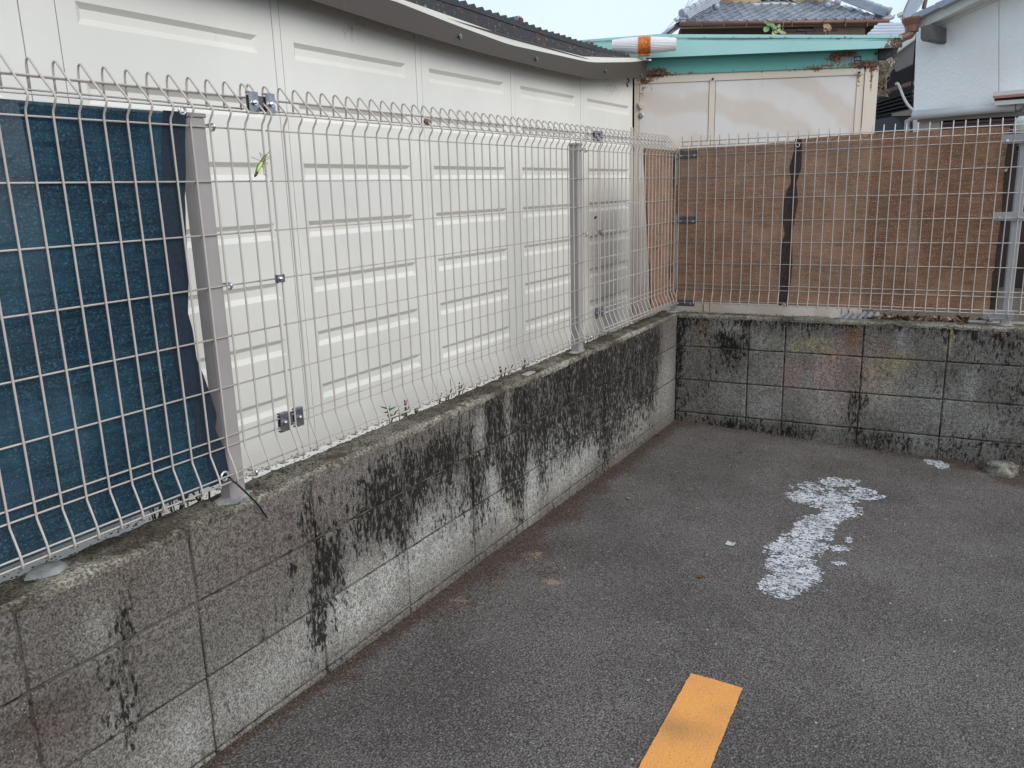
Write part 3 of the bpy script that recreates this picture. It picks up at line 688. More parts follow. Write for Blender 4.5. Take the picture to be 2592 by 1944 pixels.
def shed_st(P): return (max(0, bsum(DUST, P.y, P.z)) + .0 * exp(-((P.z - 1.96) / .06) ** 2) + .3 * exp(-((P.z - .45) / .08) ** 2), 0, 0)
for (a, b) in pan:
    bm = BM(); ya, yb = a + .0012, b - .0012; L, R2 = a + .052, b - .064
    if b == .296: R2 = b - .05
    def q(*pts): bm.faces.new([bm.verts.new(p) for p in pts])
    ztop, zbot = 2.06, .485
    q((XS, ya, zbot), (XS, L, zbot), (XS, L, ztop), (XS, ya, ztop)); q((XS, R2, zbot), (XS, yb, zbot), (XS, yb, ztop), (XS, R2, ztop))
    prev = ztop
    for z1 in TZ:
        z4 = z1 - .0515
        if z4 < zbot: break
        q((XS, L, z1), (XS, R2, z1), (XS, R2, prev), (XS, L, prev))
        D_ = XS - .011; i0, i1 = L + .016, R2 - .016; z2, z3 = z1 - .0135, z4 + .0165
        q((XS, L, z1), (XS, R2, z1), (D_, i1, z2), (D_, i0, z2)); q((D_, i0, z2), (D_, i1, z2), (D_, i1, z3), (D_, i0, z3))
        q((D_, i0, z3), (D_, i1, z3), (XS, R2, z4), (XS, L, z4)); q((XS, L, z1), (D_, i0, z2), (D_, i0, z3), (XS, L, z4)); q((XS, R2, z1), (XS, R2, z4), (D_, i1, z3), (D_, i1, z2))
        prev = z4
    q((XS, L, zbot), (XS, R2, zbot), (XS, R2, prev), (XS, L, prev))
    for (yy) in (ya, yb): q((XS, yy, zbot), (XS - .03, yy, zbot), (XS - .03, yy, ztop), (XS, yy, ztop))
    bmesh.ops.remove_doubles(bm, verts=bm.verts, dist=1e-5)
    # subdivide a little so the stain attribute has somewhere to live
    o = build('wall_panel', bm, M_white, shed)
    bm = BM(); bm.from_mesh(o.data); bmesh.ops.subdivide_edges(bm, edges=bm.edges, cuts=5, use_grid_fill=True); bm.to_mesh(o.data); bm.free()
    put_attr(o, shed_st)
for (a, b) in seams:
    bm = BM(); box(bm, (XS - .014, (a + b) / 2, 1.25), (.03, b - a - .0022, 1.53), None, .0008)
    o = build('joint_strip', bm, M_white, shed); put_attr(o, lambda P: (0, 0, 0))
bm = BM(); box(bm, (XS - .05, -2.35, 1.2), (.03, 5.3, 1.75)); build('inner_wall', bm, M_black, shed)
bm = BM(); prism(bm, [Vector((XS - .004, -5.0, .485)), Vector((XS + .022, -5.0, .468)), Vector((XS + .022, -5.0, .30)), Vector((XS - .02, -5.0, .30))], Vector((0, 5.29, 0)))
o = build('base_rail', bm, M_white, shed); put_attr(o, lambda P: (.15, 0, 0))
# beige end column
bm = BM(); c0, c1 = onx(1588, 700, XS + .004).y, .299
box(bm, (XS - .01, (.262 + .299) / 2 + .003, 1.0), (.03, .040, 1.35), None, .003)
o = build('end_column', bm, M_whiteR, shed); put_attr(o, lambda P: (.1, 0, 0))
# fascia, lip, rusty edge, corrugated sheet
def strip(name, m, T, Bt, XT, XB, depth, ext=None, sub=4):
    """T, Bt: polylines (u,w) of the upper and lower edge, unprojected on x=XT / x=XB"""
    A_ = [onx(u, w, XT) for u, w in T]; B_ = [onx(u, w, XB) for u, w in Bt]
    ta = sorted([(p.y, p.z) for p in A_]); tb = sorted([(p.y, p.z) for p in B_])
    y0 = ext if ext is not None else min(ta[0][0], tb[0][0]); y1 = max(ta[-1][0], tb[-1][0]); n = 60
    bm = BM(); fr = []
    for i in range(n + 1):
        y = y0 + (y1 - y0) * i / n
        fr.append([Vector((XT, y, interp(ta, y))), Vector((XB, y, interp(tb, y)))])
    V_ = [[bm.verts.new(p) for p in (a, b, b + Vector((-depth, 0, 0)), a + Vector((-depth, 0, 0)))] for a, b in fr]
    for i in range(n):
        for k in range(4): bm.faces.new([V_[i][k], V_[i][(k + 1) % 4], V_[i + 1][(k + 1) % 4], V_[i + 1][k]])
    bm.faces.new(V_[0]); bm.faces.new(list(reversed(V_[-1])))
    o = build(name, bm, m, shed); put_attr(o, lambda P: (.0, 0, 0)); return o
FB = [(790, 0), (1000, 68), (1200, 128), (1380, 174), (1499, 200), (1560, 200), (1636, 197)]
FT = [(1000, 3), (1150, 62), (1289, 113), (1400, 137), (1476, 154), (1499, 158), (1600, 157), (1638, 152)]
LT = [(1023, 0), (1160, 48), (1283, 92), (1400, 123), (1476, 143), (1560, 146), (1600, 146), (1641, 146)]
ET = [(1142, 4), (1170, 12), (1283, 52), (1391, 88), (1482, 116), (1592, 146)]
strip('fascia_board', M_fascia, FT, FB, -.31, -.31, .004, -5.2)
strip('fascia_lip', M_lip, LT, FT, -.332, -.311, .004, -5.2)
strip('rusty_edge', M_rust, ET, LT, -.352, -.336, .012, -5.2)
bm = BM(); a = onx(1636, 157, -.31); b = onx(1636, 197, -.31)
prism(bm, [a, b, Vector((-.396, b.y, b.z)), Vector((-.396, a.y, a.z + .015))], Vector((0, -.004, 0))); o = build('fascia_end', bm, M_fascia, shed); put_attr(o, lambda P: (0, 0, 0))
bm = BM(); box(bm, (-.36, -2.4, 1.965), (.075, 5.0, .006)); o = build('soffit', bm, M_fascia, shed); put_attr(o, lambda P: (0, 0, 0))
et = sorted([(onx(u, w, -.35).y, onx(u, w, -.35).z) for u, w in ET])
bm = BM(); y0, y1 = -5.0, et[-1][0] + .03; pitch = .064; n = int((y1 - y0) / pitch * 8)
def cwave(y):
    ph = (y / pitch) % 1.0; return .017 * max(0, 1 - abs(ph - .5) / .34) ** .8
def corr(p, q):
    y = y0 + (y1 - y0) * p; x = -.346 - 1.6 * q
    return Vector((x, y, interp(et, y) + .002 + cwave(y + .010 * N3(int(y / pitch), 1)) * (1.2 + .5 * N3(y * 3, 9)) + .02 * q))
G = grid(bm, n, 3, corr)
low = [bm.verts.new(Vector((-.346, v[0].co.y, interp(et, v[0].co.y) - .010))) for v in G]
for i in range(n): bm.faces.new([G[i][0], G[i + 1][0], low[i + 1], low[i]])
build('corrugated_roof', bm, M_corrdark, shed)
for (u, w, s_) in ((1318, 55, 1), (1498, 113, .8), ):
    P = onx(u, w, -.36); bm = BM(); box(bm, P + Vector((-.25, 0, .0)), (.5, .036 * s_, .032 * s_), Matrix.Rotation(-.03, 3, 'Y'), .002); o = build('roof_batten', bm, M_corr, shed)
    bm = BM(); box(bm, P + Vector((.002, 0, 0)), (.006, .034 * s_, .030 * s_)); build('batten_end', bm, paint('dark_red_batten_end', (.11, .03, .03), .7, var=.3, sc=40), o if False else shed)
for (u, w) in ((1163, 92), (1357, 149), (1532, 180), (1622, 190)):
    P = onx(u, w, -.308); bm = BM(); tube(bm, [P, P + Vector((.006, 0, 0))], .009, 8); tube(bm, [P, P + Vector((.010, 0, 0))], .004, 6); build('screw', bm, M_zinc, shed)
bm = BM(); tube(bm, smoothpath([onx(1588, 197, -.12), onx(1592, 205, -.12), onx(1587, 212, -.12), onx(1589, 219, -.12)], 3), .004, 5); tag(build('dangling_strip', bm, M_black, shed, smooth=True))

# ------------------------------------------------------------------ teal shed
TP = Plane((-.409, .38), .40)
teal = thing('storage_shed', TP.pt(.6, .43), 'small shed with teal roof edge and weathered cream panels behind the back fence', 'shed')
RUST = [(1670, 182, 26, 14, .9), (1650, 186, 16, 8, .8), (2180, 165, 22, 12, 1.0), (2215, 163, 14, 10, .9), (2125, 140, 34, 10, .9), (2110, 150, 18, 8, .7), (2150, 136, 20, 8, .8), (1940, 96, 12, 3, .8), (2125, 96, 12, 3, .8), (2270, 100, 22, 34, .7), (2240, 118, 14, 10, .6),
        (2275, 118, 12, 14, .9), (2060, 181, 9, 6, .7), (1990, 182, 12, 3, .4), (1803, 195, 6, 14, .6), (1735, 150, 6, 5, .5), (1900, 176, 250, 5, .34), (2080, 170, 80, 9, .5), (1700, 190, 90, 4, .3), (2205, 200, 3, 34, .75), (2175, 184, 6, 6, .9), (2216, 137, 6, 6, .8),
        (1623, 205, 14, 12, .75), (1640, 206, 14, 5, .7), (1750, 186, 6, 5, .4), (1850, 190, 6, 3, .5), (1930, 183, 8, 3, .4)]
def tst(off):
    B = blobs(RUST, lambda u, w: TP.co(TP.at(u, w, off))[:2])
    return lambda P: (0, max(0, min(1.2, bsum(B, *TP.co(P)[:2]))), 0)
def tpoly(name, m, pts, off, depth, zb=None, st=True, cuts=0):
    bm = BM(); P = [TP.at(u, w, off) for u, w in pts]
    if zb is not None: P[2].z = zb; P[3].z = zb; P[2].x, P[2].y = P[1].x, P[1].y; P[3].x, P[3].y = P[0].x, P[0].y
    prism(bm, P, TP.n * depth)
    if cuts: bmesh.ops.triangulate(bm, faces=[f for f in bm.faces if len(f.verts) > 4]); bmesh.ops.subdivide_edges(bm, edges=bm.edges, cuts=cuts, use_grid_fill=True)
    o = build(name, bm, m, teal); put_attr(o, tst(off)); return o
tpoly('wall_panel', M_pink, [(1619, 213), (1795, 205.5), (1795, 700), (1619, 700)], .004, .02, .43, cuts=6)
tpoly('stile', M_cream, [(1796.3, 205), (1811, 204.4), (1811, 700), (1796.3, 700)], 0, .024, .43, cuts=6)
tpoly('wall_panel', M_pink, [(1812.3, 205), (2169.5, 190), (2169.5, 700), (1812.3, 700)], .004, .02, .43, cuts=6)
tpoly('stile', M_cream, [(2170.6, 189.6), (2188.2, 189), (2188.2, 700), (2170.6, 700)], 0, .024, .43, cuts=6)
tpoly('corner_stile', M_cream, [(1606, 214), (1618, 213.4), (1618, 700), (1606, 700)], 0, .024, .43, cuts=4)
tpoly('corner_post', M_cream, [(2191.5, 168), (2224.5, 167), (2224.5, 700), (2191.5, 700)], -.006, .05, .43, cuts=24)
tpoly('top_rail', M_cream, [(1606, 192.5), (2188.5, 169.5), (2188.5, 188.2), (1606, 212.6)], -.002, .03, cuts=24)
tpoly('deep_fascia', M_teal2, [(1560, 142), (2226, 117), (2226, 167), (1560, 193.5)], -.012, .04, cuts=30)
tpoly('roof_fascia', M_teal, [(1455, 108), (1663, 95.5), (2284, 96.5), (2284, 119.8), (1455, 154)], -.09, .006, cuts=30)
tpoly('roof_trim', M_teal, [(1455, 102.5), (1663, 86.3), (2284, 88.8), (2284, 96.2), (1663, 95.2), (1455, 107.6)], -.094, .008, cuts=16)
tpoly('gutter_end', M_rust, [(2226, 122), (2276, 119), (2268, 140), (2245, 150), (2226, 150)], -.04, .05)
# roof slab, side and back of the shed
P0, P1, P2 = TP.at(1455, 103, -.09), TP.at(1663, 87.5, -.09), TP.at(2283, 90, -.09)
bm = BM(); prism(bm, [P0 + Vector((0, 0, -.004)), P1 + Vector((0, 0, -.004)), P2 + Vector((0, 0, -.004)), P2 - Vector((0, 0, .03)), P1 - Vector((0, 0, .03)), P0 - Vector((0, 0, .03))], TP.n * 2.2); o = build('roof_slab', bm, M_teal, teal); put_attr(o, lambda P: (0, 0, 0))
e = TP.at(2224, 300, 0); tt = TP.co(e)[0]
bm = BM(); prism(bm, [TP.pt(.02, .43, .03), TP.pt(tt - .01, .43, .03), TP.pt(tt - .01, 2.02, .03), TP.pt(.02, 2.02, .03)], TP.n * 1.9); o = build('shed_body', bm, M_cream, teal); put_attr(o, lambda P: (0, 0, 0))
bm = BM(); prism(bm, [TP.pt(-.5, .43, .06), TP.pt(.03, .43, .06), TP.pt(.03, 1.99, .06), TP.pt(-.5, 1.99, .06)], TP.n * .2); build('dark_gap', bm, M_black, teal)
# lock and knob
P = TP.at(1623, 265, 0); bm = BM(); box(bm, P + TP.n * -.008, (.036, .016, .024), rz(TP.a), .003); box(bm, P + TP.n * -.012 + Vector((0, 0, -.018)), (.022, .02, .012), rz(TP.a), .002); o = build('catch', bm, M_cream, teal); put_attr(o, lambda P: (.2, 0, 0))
P = TP.at(1623, 292.5, 0); bm = BM(); tube(bm, [P, P - TP.n * .008, P - TP.n * .010], [.015, .015, .011], 14); tube(bm, [P - TP.n * .010, P - TP.n * .013], .006, 10); build('lock', bm, M_zinc, teal)
for (u, w) in ((1698, 94), (1783, 94), (1857, 94), (1920, 94), (1988, 94), (2050, 95), (2104, 95), (2155, 95)):
    P = TP.at(u, w, -.094); bm = BM(); tube(bm, [P, P - TP.n * .004], .0045, 6); build('rivet', bm, M_zinc, teal)
for (u, w, r_) in ((1804, 200, .007), (2174, 184, .008), (2216, 136, .007)):
    P = TP.at(u, w, -.012); bm = BM(); tube(bm, [P, P - TP.n * .008], r_, 8); build('rusty_screw', bm, M_rust, teal)
# maker's label: dark square with white pictogram and lettering, beside a bare grey sticker
st = tpoly('sticker', paint('dark_label', (.018, .035, .05), .4, var=.1, sc=20), [(2161.5, 141.5), (2180, 140.7), (2180, 160), (2161.5, 160.8)], -.0135, .0015)
Mw = paint('label_white', (.75, .78, .78), .5, var=.05, sc=20)
cpt = TP.at(2170.7, 150.8, -.0145); rd = TP.d
def glyph(bm, cx, cz, w, h): prism(bm, [cpt + rd * (cx - w / 2) + Vector((0, 0, cz - h / 2)), cpt + rd * (cx + w / 2) + Vector((0, 0, cz - h / 2)), cpt + rd * (cx + w / 2) + Vector((0, 0, cz + h / 2)), cpt + rd * (cx - w / 2) + Vector((0, 0, cz + h / 2))], TP.n * -.0008)
bm = BM()
for cx in (-.0125, -.0095, .0095, .0125): glyph(bm, cx, .003, .0018, .009)
for k in range(7):
    an = pi * k / 6; glyph(bm, .0062 * cos(an), .0085 + .0045 * sin(an), .0018, .0018)
glyph(bm, -.004, .003, .0016, .009); glyph(bm, -.0005, .003, .0016, .009); glyph(bm, .0045, .003, .0016, .009); glyph(bm, .002, .0065, .005, .0014); glyph(bm, -.002, .003, .003, .0014)
for k in range(4):
    glyph(bm, -.0095 + .0062 * k, -.0120, .0042, .001); glyph(bm, -.0095 + .0062 * k, -.0145, .001, .004); glyph(bm, -.0108 + .0062 * k, -.0150, .001, .002)
build('print', bm, Mw, st)
tpoly('sticker', paint('grey_bare_patch', (.22, .27, .26), .6, var=.2, sc=30), [(2128, 144.5), (2158, 143.5), (2158, 157), (2128, 158)], -.0128, .0012)

# ribbed white roll with orange binding lying on the roof edge
M_rib = paint('white_ribbed_plastic', (.72, .70, .70), .45, var=.06, sc=8, dirt=(.25, .24, .2), dirt_amt=.5)
def mat_or():
    t = NT('orange_translucent_plastic'); p = t.pos(); n_ = t.noise(p, 60, 3, .6)
    return t.bsdf(t.mix(t.ramp(n_, .35, .65), (.42, .09, .02), (.78, .26, .05)), .3)
M_orange = mat_or()
pa, pb = TP.at(1549, 117, -.20), TP.at(1711, 112, -.20)
roll = thing('plastic_roll', (pa + pb) / 2, 'white ribbed plastic roll with an orange band lying on the roof corner', 'plastic roll')
ax = (pb - pa); L_ = ax.length; ax.normalize(); sd_ = ax.cross(Vector((0, 0, 1))).normalized(); up_ = sd_.cross(ax)
def lathe(bm, f, x0, x1, n, seg, rib=0.0, nr=30):
    R_ = []
    for i in range(n + 1):
        x = x0 + (x1 - x0) * i / n
        R_.append([bm.verts.new(pa + ax * x + (sd_ * cos(2 * pi * k / seg) + up_ * sin(2 * pi * k / seg)) * (f(x) * (1 - rib * (k % 2)))) for k in range(seg)])
    for i in range(n):
        for k in range(seg): bm.faces.new([R_[i][k], R_[i][(k + 1) % seg], R_[i + 1][(k + 1) % seg], R_[i + 1][k]])
    bm.faces.new(R_[0]); bm.faces.new(R_[-1])
rr_ = lambda x: .034 + .012 * sin(pi * max(0, min(1, x / L_)))
bm = BM(); lathe(bm, rr_, 0, L_, 14, 60, .05); build('ribbed_body', bm, M_rib, roll)
m0 = L_ * .41; m1 = L_ * .60
bm = BM(); lathe(bm, lambda x: .0495 + (.0022 * sin(x * 2 * pi / .0085)), m0, m1, 60, 28); build('orange_band', bm, M_orange, roll, smooth=True)
bm = BM(); q0 = pa + ax * (L_ * .5); box(bm, q0 + Vector((.0, 0, -.052)), (.07, .03, .016), rz(.4), .003); build('orange_foot', bm, M_orange, roll)
bm = BM(); q1 = TP.at(1645, 152, -.2); box(bm, q1, (.016, .016, .014), rz(.3), .003); build('clip', bm, M_bolt, roll)

# ------------------------------------------------------------------ painted markings
def mat_paint(name, c1, c2, worn):
    t = NT(name); p = t.pos(); f = t.noise(p, 150, 3, .7); m_ = t.noise(p, 28, 4, .65); b = t.noise(p, 9, 3, .6)
    c = t.mix(t.ramp(b, .35, .65), c1, c2); c = t.mix(t.ramp(f, .54, .72, 0, .55), c, tuple(x * .5 for x in c1))
    if worn: return t.bsdf(c, .75, bump=f, dist=.0025, spec=.3, alpha=t.ramp(t.math('ADD', t.math('MULTIPLY', t.noise(p, 120, 2, .7), .8), t.math('MULTIPLY', t.noise(p, 42, 3, .6), .6)), .65, .80, 1.0, .08))
    if True:
        st_ = t.attr('st', True)[0]; c = t.mix(t.math('MULTIPLY', st_, .55), c, (.20, .13, .06))
        vo = t.n('ShaderNodeTexVoronoi', {'Vector': p, 'Scale': 90}); c = t.mix(t.math('MULTIPLY', t.math('LESS_THAN', vo.outputs[0], .14), .5), c, (.25, .13, .04))
    return t.bsdf(c, .75, bump=f, dist=.0025, spec=.3)
M_orline = mat_paint('orange_road_paint', (.74, .33, .085), (.68, .30, .09), False)
M_whline = mat_paint('worn_white_paint', (.62, .63, .655), (.46, .465, .48), True)
A0, A1 = ong(1748, 1707), ong(1880, 1744)
B0, B1 = ong(1617, 1944), ong(1799, 1944)
dirA, dirB = (B0 - A0).normalized(), (B1 - A1).normalized()
bm = BM()
def ol(p, q):
    wob = .0022 * N3(q * 60, p * 3) + .0012 * N3(q * 190, p * 5)
    a = A0 + dirA * (1.6 * q); b = A1 + dirB * (1.6 * q); P = a + (b - a) * p
    if p in (0, 1): P += (b - a).normalized() * wob
    if q == 0: P += dirA * (.003 * N3(p * 14, 3) + (.01 * (1 - abs(2 * p - 1)) * -.3))
    P.z = gz(P.x, P.y) + .0035; return P
grid(bm, 10, 160, ol)
o = build('parking_line', bm, M_orline, smooth=True)
so_ = [(*ong(1720, 1850)[:2], .05, .55), (*ong(1830, 1800)[:2], .035, .35), (*ong(1690, 1840)[:2], .04, .4), (*ong(1790, 1850)[:2], .04, .35)]
put_attr(o, lambda P: (min(1, sum(a * exp(-((P.x - x) ** 2 + (P.y - y) ** 2) / r ** 2) for x, y, r, a in so_)), 0, 0))
tag(o, 'solid orange painted line end on the asphalt at the bottom of the picture', 'painted line')

def worn(name, blobs_px, label, cell, thr, x0, x1, y0, y1, seed, excl=()):
    BL = []
    for u, w, ru, rw, am in blobs_px:
        c = ong(u, w); a = ong(u + ru, w); b = ong(u, w + rw)
        BL.append((c.x, c.y, (a - c).xy, (b - c).xy, am))
    def val(x, y):
        v = 0
        for cx, cy, a, b, am in BL:
            dx, dy = x - cx, y - cy; det = a.x * b.y - a.y * b.x
            s1 = (dx * b.y - dy * b.x) / det; s2 = (dy * a.x - dx * a.y) / det; d = s1 * s1 + s2 * s2
            if d < 3: v = max(v, am * (1.35 - d * .75))
        return v
    bm = BM(); nx, ny = int((x1 - x0) / cell), int((y1 - y0) / cell); vv = {}
    def vt(i, j):
        if (i, j) not in vv:
            x, y = x0 + (i + random.uniform(-.3, .3)) * cell, y0 + (j + random.uniform(-.3, .3)) * cell
            vv[(i, j)] = bm.verts.new((x, y, gz(x, y) + .0028))
        return vv[(i, j)]
    for i in range(nx):
        for j in range(ny):
            x, y = x0 + (i + .5) * cell, y0 + (j + .5) * cell; v = val(x, y)
            if v <= 0: continue
            v += .55 * N3(x * 34, y * 34, seed) + .45 * N3(x * 95, y * 95, seed + 4) + .45 * N3(x * 12, y * 12, seed + 9)
            if v > thr: bm.faces.new([vt(i, j), vt(i + 1, j), vt(i + 1, j + 1), vt(i, j + 1)])
    return tag(build(name, bm, M_whline), label, 'painted mark')
worn('worn_marking', [(2060, 1235, 60, 16, .55), (2120, 1222, 55, 12, .8), (2175, 1250, 50, 16, .6), (2230, 1258, 14, 6, .6), (2030, 1258, 40, 16, .95), (2100, 1268, 60, 22, .8), (2130, 1295, 50, 22, .85), (2050, 1345, 45, 40, 1.0), (2020, 1385, 70, 30, 1.05),
    (1970, 1382, 30, 10, .75), (2130, 1390, 28, 9, .8), (2148, 1368, 9, 9, .95), (2000, 1440, 60, 42, 1.15), (1990, 1480, 62, 26, 1.05), (2120, 1427, 22, 5, .75), (1945, 1490, 18, 10, .7), (1985, 1513, 26, 8, .95), (2060, 1460, 24, 20, .8), (2080, 1325, 40, 24, .9), (2060, 1350, 44, 26, .9), (2105, 1310, 34, 18, .8), (2200, 1262, 30, 8, .6)],
    'long ragged patch of worn white paint in the middle of the asphalt', .0036, .56, .7, 1.45, -2.2, -.4, 5)
worn('worn_marking', [(2365, 1172, 22, 5, 1.1), (2385, 1180, 16, 7, 1.1), (2348, 1167, 10, 3, .9)], 'small torn scrap of white paint on the asphalt near the pale stone', .0036, .5, 1.2, 1.8, -.6, .12, 8)

# ------------------------------------------------------------------ loose things on the asphalt
def mat_stone():
    t = NT('weathered_stone'); p = t.pos(); a = t.noise(p, 20, 5, .7); b = t.noise(p, 90, 3, .7)
    c = t.mix(t.ramp(a, .35, .65), (.07, .06, .05), (.30, .28, .23)); c = t.mix(t.ramp(b, .55, .75, 0, .6), c, (.05, .045, .04)); return t.bsdf(c, .9, bump=b, dist=.006)
P = ong(2532, 1196)
bm = BM(); bmesh.ops.create_icosphere(bm, subdivisions=4, radius=1)
for v in bm.verts:
    n = v.co.normalized(); k = 1 + .28 * N3(n.x * 1.6, n.y * 1.6, n.z * 1.6 + 3) + .12 * N3(n.x * 5, n.y * 5, n.z * 5) + .05 * N3(n.x * 14, n.y * 14, n.z * 14)
    layer = .05 * sin(n.z * 16 + 2 * N3(n.x * 3, n.y * 3))
    v.co = Vector((n.x * .078 * (k + layer), n.y * .062 * (k + layer), max(-.3, n.z) * .062 * k))
    if v.co.z > .036: v.co.z = .036 + (v.co.z - .036) * .35
    v.co += Vector((P.x, P.y, P.z + .012))
tag(build('stone', bm, mat_stone(), smooth=True), 'pale lumpy stone lying at the foot of the short block wall', 'stone')
M_paper = paint('white_plastic', (.74, .74, .72), .5, var=.05, sc=20)
P = ong(1848, 1380); bm = BM()
grid(bm, 4, 3, lambda a, b: Vector((P.x - .017 + .034 * a + .004 * b, P.y - .012 + .024 * b, P.z + .004 + .009 * abs(a - .5) * (1 if b > .5 else .5) + .003 * b)))
bmesh.ops.solidify(bm, geom=bm.faces[:], thickness=.001)
tag(build('plastic_scrap', bm, M_paper), 'tiny white plastic scrap lying alone on open asphalt left of the worn paint', 'litter')
M_leafb = paint('dry_leaf', (.20, .10, .04), .7, var=.4, sc=40)
M_leafy = paint('pale_dry_leaf', (.42, .33, .20), .7, var=.3, sc=40)
def leaf_bm(bm, P, L, wd_, a, curl=.3, lift=.002, tilt=None):
    d = Vector((cos(a), sin(a), 0)); s_ = Vector((-sin(a), cos(a), 0)); R_ = tilt if tilt is not None else Matrix.Identity(3); rows_ = []
    for i in range(6):
        t = i / 5; wv = wd_ * sin(pi * (t ** .8)) + .0004; x = (t - .5) * L; zc = lift + curl * L * (t - .5) ** 2
        rows_.append([bm.verts.new(P + R_ @ (d * x + s_ * (wv * q) + Vector((0, 0, zc + abs(q) * wv * curl)))) for q in (-1, 0, 1)])
    for i in range(5):
        for k in range(2): bm.faces.new([rows_[i][k], rows_[i + 1][k], rows_[i + 1][k + 1], rows_[i][k + 1]])
for u, w, L, a, m, lab in ((1773, 1463, .030, .5, M_leafb, 'brown curled dry leaf alone on the asphalt below the white scrap'), (1834, 1504, .026, 0.1, M_leafy, 'thin straw coloured dry stalk on the asphalt left of the worn white paint'), (1875, 1147, .028, 1.2, M_leafb, 'small brown leaf on asphalt near the inner corner of the block walls'),
                         (1664, 1103, .03, .2, M_leafb, 'orange brown leaf fragment against the foot of the mouldy wall near the corner'), (1767, 1289, .022, .9, M_leafy, 'tiny pale yellow leaf crumb on asphalt in the middle distance'), (2122, 1442, .014, .3, M_leafy, 'tiny tan crumb of leaf just right of the worn white paint'),
                         (1590, 1264, .03, 2.2, M_leafy, 'thin tan leaf on asphalt a little out from the long wall')):
    bm = BM(); leaf_bm(bm, ong(u, w), L, L * (.28 if 'stalk' not in lab else .05), a, .35, .003); bmesh.ops.solidify(bm, geom=bm.faces[:], thickness=.0006)
    tag(build('dry_leaf', bm, m), lab, 'leaf')
# crumbs of soil and leaf along the wall feet, countless
def clumps(name, m, pts, s0, s1, flat=.6):
    bm = BM()
    for P in pts:
        r = random.uniform(s0, s1); vs = []
        for d in ((1, 0, 0), (-1, 0, 0), (0, 1, 0), (0, -1, 0), (0, 0, 1), (0, 0, -1)):
            vs.append(bm.verts.new(Vector(P) + Vector((d[0] * r * random.uniform(.6, 1.3), d[1] * r * random.uniform(.6, 1.3), d[2] * r * flat))))
        for a, b, c in ((0, 2, 4), (2, 1, 4), (1, 3, 4), (3, 0, 4), (2, 0, 5), (1, 2, 5), (3, 1, 5), (0, 3, 5)): bm.faces.new([vs[a], vs[b], vs[c]])
    return tag(build(name, bm, m), kind='stuff')
pts = []
for _ in range(3600):
    y = -random.random() ** .8 * 3.9; x = abs(random.gauss(0, .018 + .05 * (0.5 + N3(y * 2.2, 4.2)) * hump(y, -3.6, -2.4)))
    pts.append((x + .003, y, gz(x, y) + .001))
for _ in range(1600):
    s_ = random.random() * 2.1; o_ = -abs(random.gauss(0, .03)); P = WR.pt(s_, 0, o_); pts.append((P.x, P.y, gz(P.x, P.y) + .001))
for (bx, by, br, am) in SOIL:
    for _ in range(int(170 * am)): x, y = random.gauss(bx, br * .6), random.gauss(by, br * .6); pts.append((max(x, .004), y, gz(x, y) + .001))
M_crumb = paint('soil_crumbs', (.075, .045, .032), .95, var=.6, sc=60); M_straw = paint('straw_crumbs', (.24, .17, .11), .9, var=.5, sc=60)
random.shuffle(pts); tag(clumps('soil_crumbs', M_crumb, pts[:4600], .0014, .0044), 'dark brown crumbs of soil scattered along the foot of both block walls', 'soil')
tag(clumps('leaf_crumbs', M_straw, pts[4600:], .001, .0028, .3), 'tan crumbs of dry leaf mixed into the soil along the wall foot', 'leaf litter')
# debris lying on the wall tops
pts = [(-random.uniform(.01, .15), -random.random() * 4.2, .592 + random.uniform(0, .003)) for _ in range(2600)]
pts += [tuple(WR.pt(random.random() * 2, .592, random.uniform(.005, .14))) for _ in range(700)]
tag(clumps('wall_top_debris', paint('dark_debris', (.05, .035, .025), .95, var=.6, sc=60), pts, .0012, .0042, .5), 'dark crumbs of moss and bark lying along the wall tops', 'debris')
# dead stems, twigs behind the long wall
M_stem = paint('dead_stem', (.10, .055, .03), .8, var=.5, sc=40); M_green = paint('fresh_leaf', (.07, .17, .035), .55, var=.35, sc=40)
def twig(P, h, lean, r=.0018, m=None):
    bm = BM(); P = Vector(P); tube(bm, smoothpath([P, P + Vector((lean[0] * .4, lean[1] * .4, h * .5)), P + Vector((lean[0], lean[1], h))], 3), r, 5); return bm
TW = [(395, 1295, .07), (420, 1290, .06), (440, 1288, .08), (452, 1285, .05), (470, 1275, .06), (505, 1262, .05), (530, 1255, .04), (983, 1068, .05), (1027, 1052, .06), (1035, 1050, .05), (1055, 1047, .03), (1117, 1015, .035), (1135, 1010, .05), (1157, 1000, .07), (1168, 1000, .035), (1272, 948, .035), (1280, 945, .04), (1322, 932, .03), (1332, 930, .035), (1475, 880, .04), (1482, 878, .03), (1510, 868, .03), (1540, 855, .03), (1558, 848, .04), (1610, 828, .03)]
bmS = BM()
for i, (u, w, h) in enumerate(TW):
    P = onz(u, w, .58); P.x = min(P.x, -.135); P.z = .55
    for k in range(2):
        P2 = P + Vector((random.uniform(-.02, .01), random.uniform(-.02, .02), 0)); h2 = (h + .03) * random.uniform(.7, 1.05); ln = (random.uniform(-.01, .03), random.uniform(-.03, .03))
        tube(bmS, smoothpath([P2, P2 + Vector((ln[0] * .4, ln[1] * .4, h2 * .5)), P2 + Vector((ln[0], ln[1], h2))], 3), random.uniform(.0012, .0032), 5)
tag(build('dead_weeds', bmS, M_stem, None, smooth=True), 'short dead brown weed stalks sticking up behind the top of the long mouldy wall', 'weed', kind='stuff')
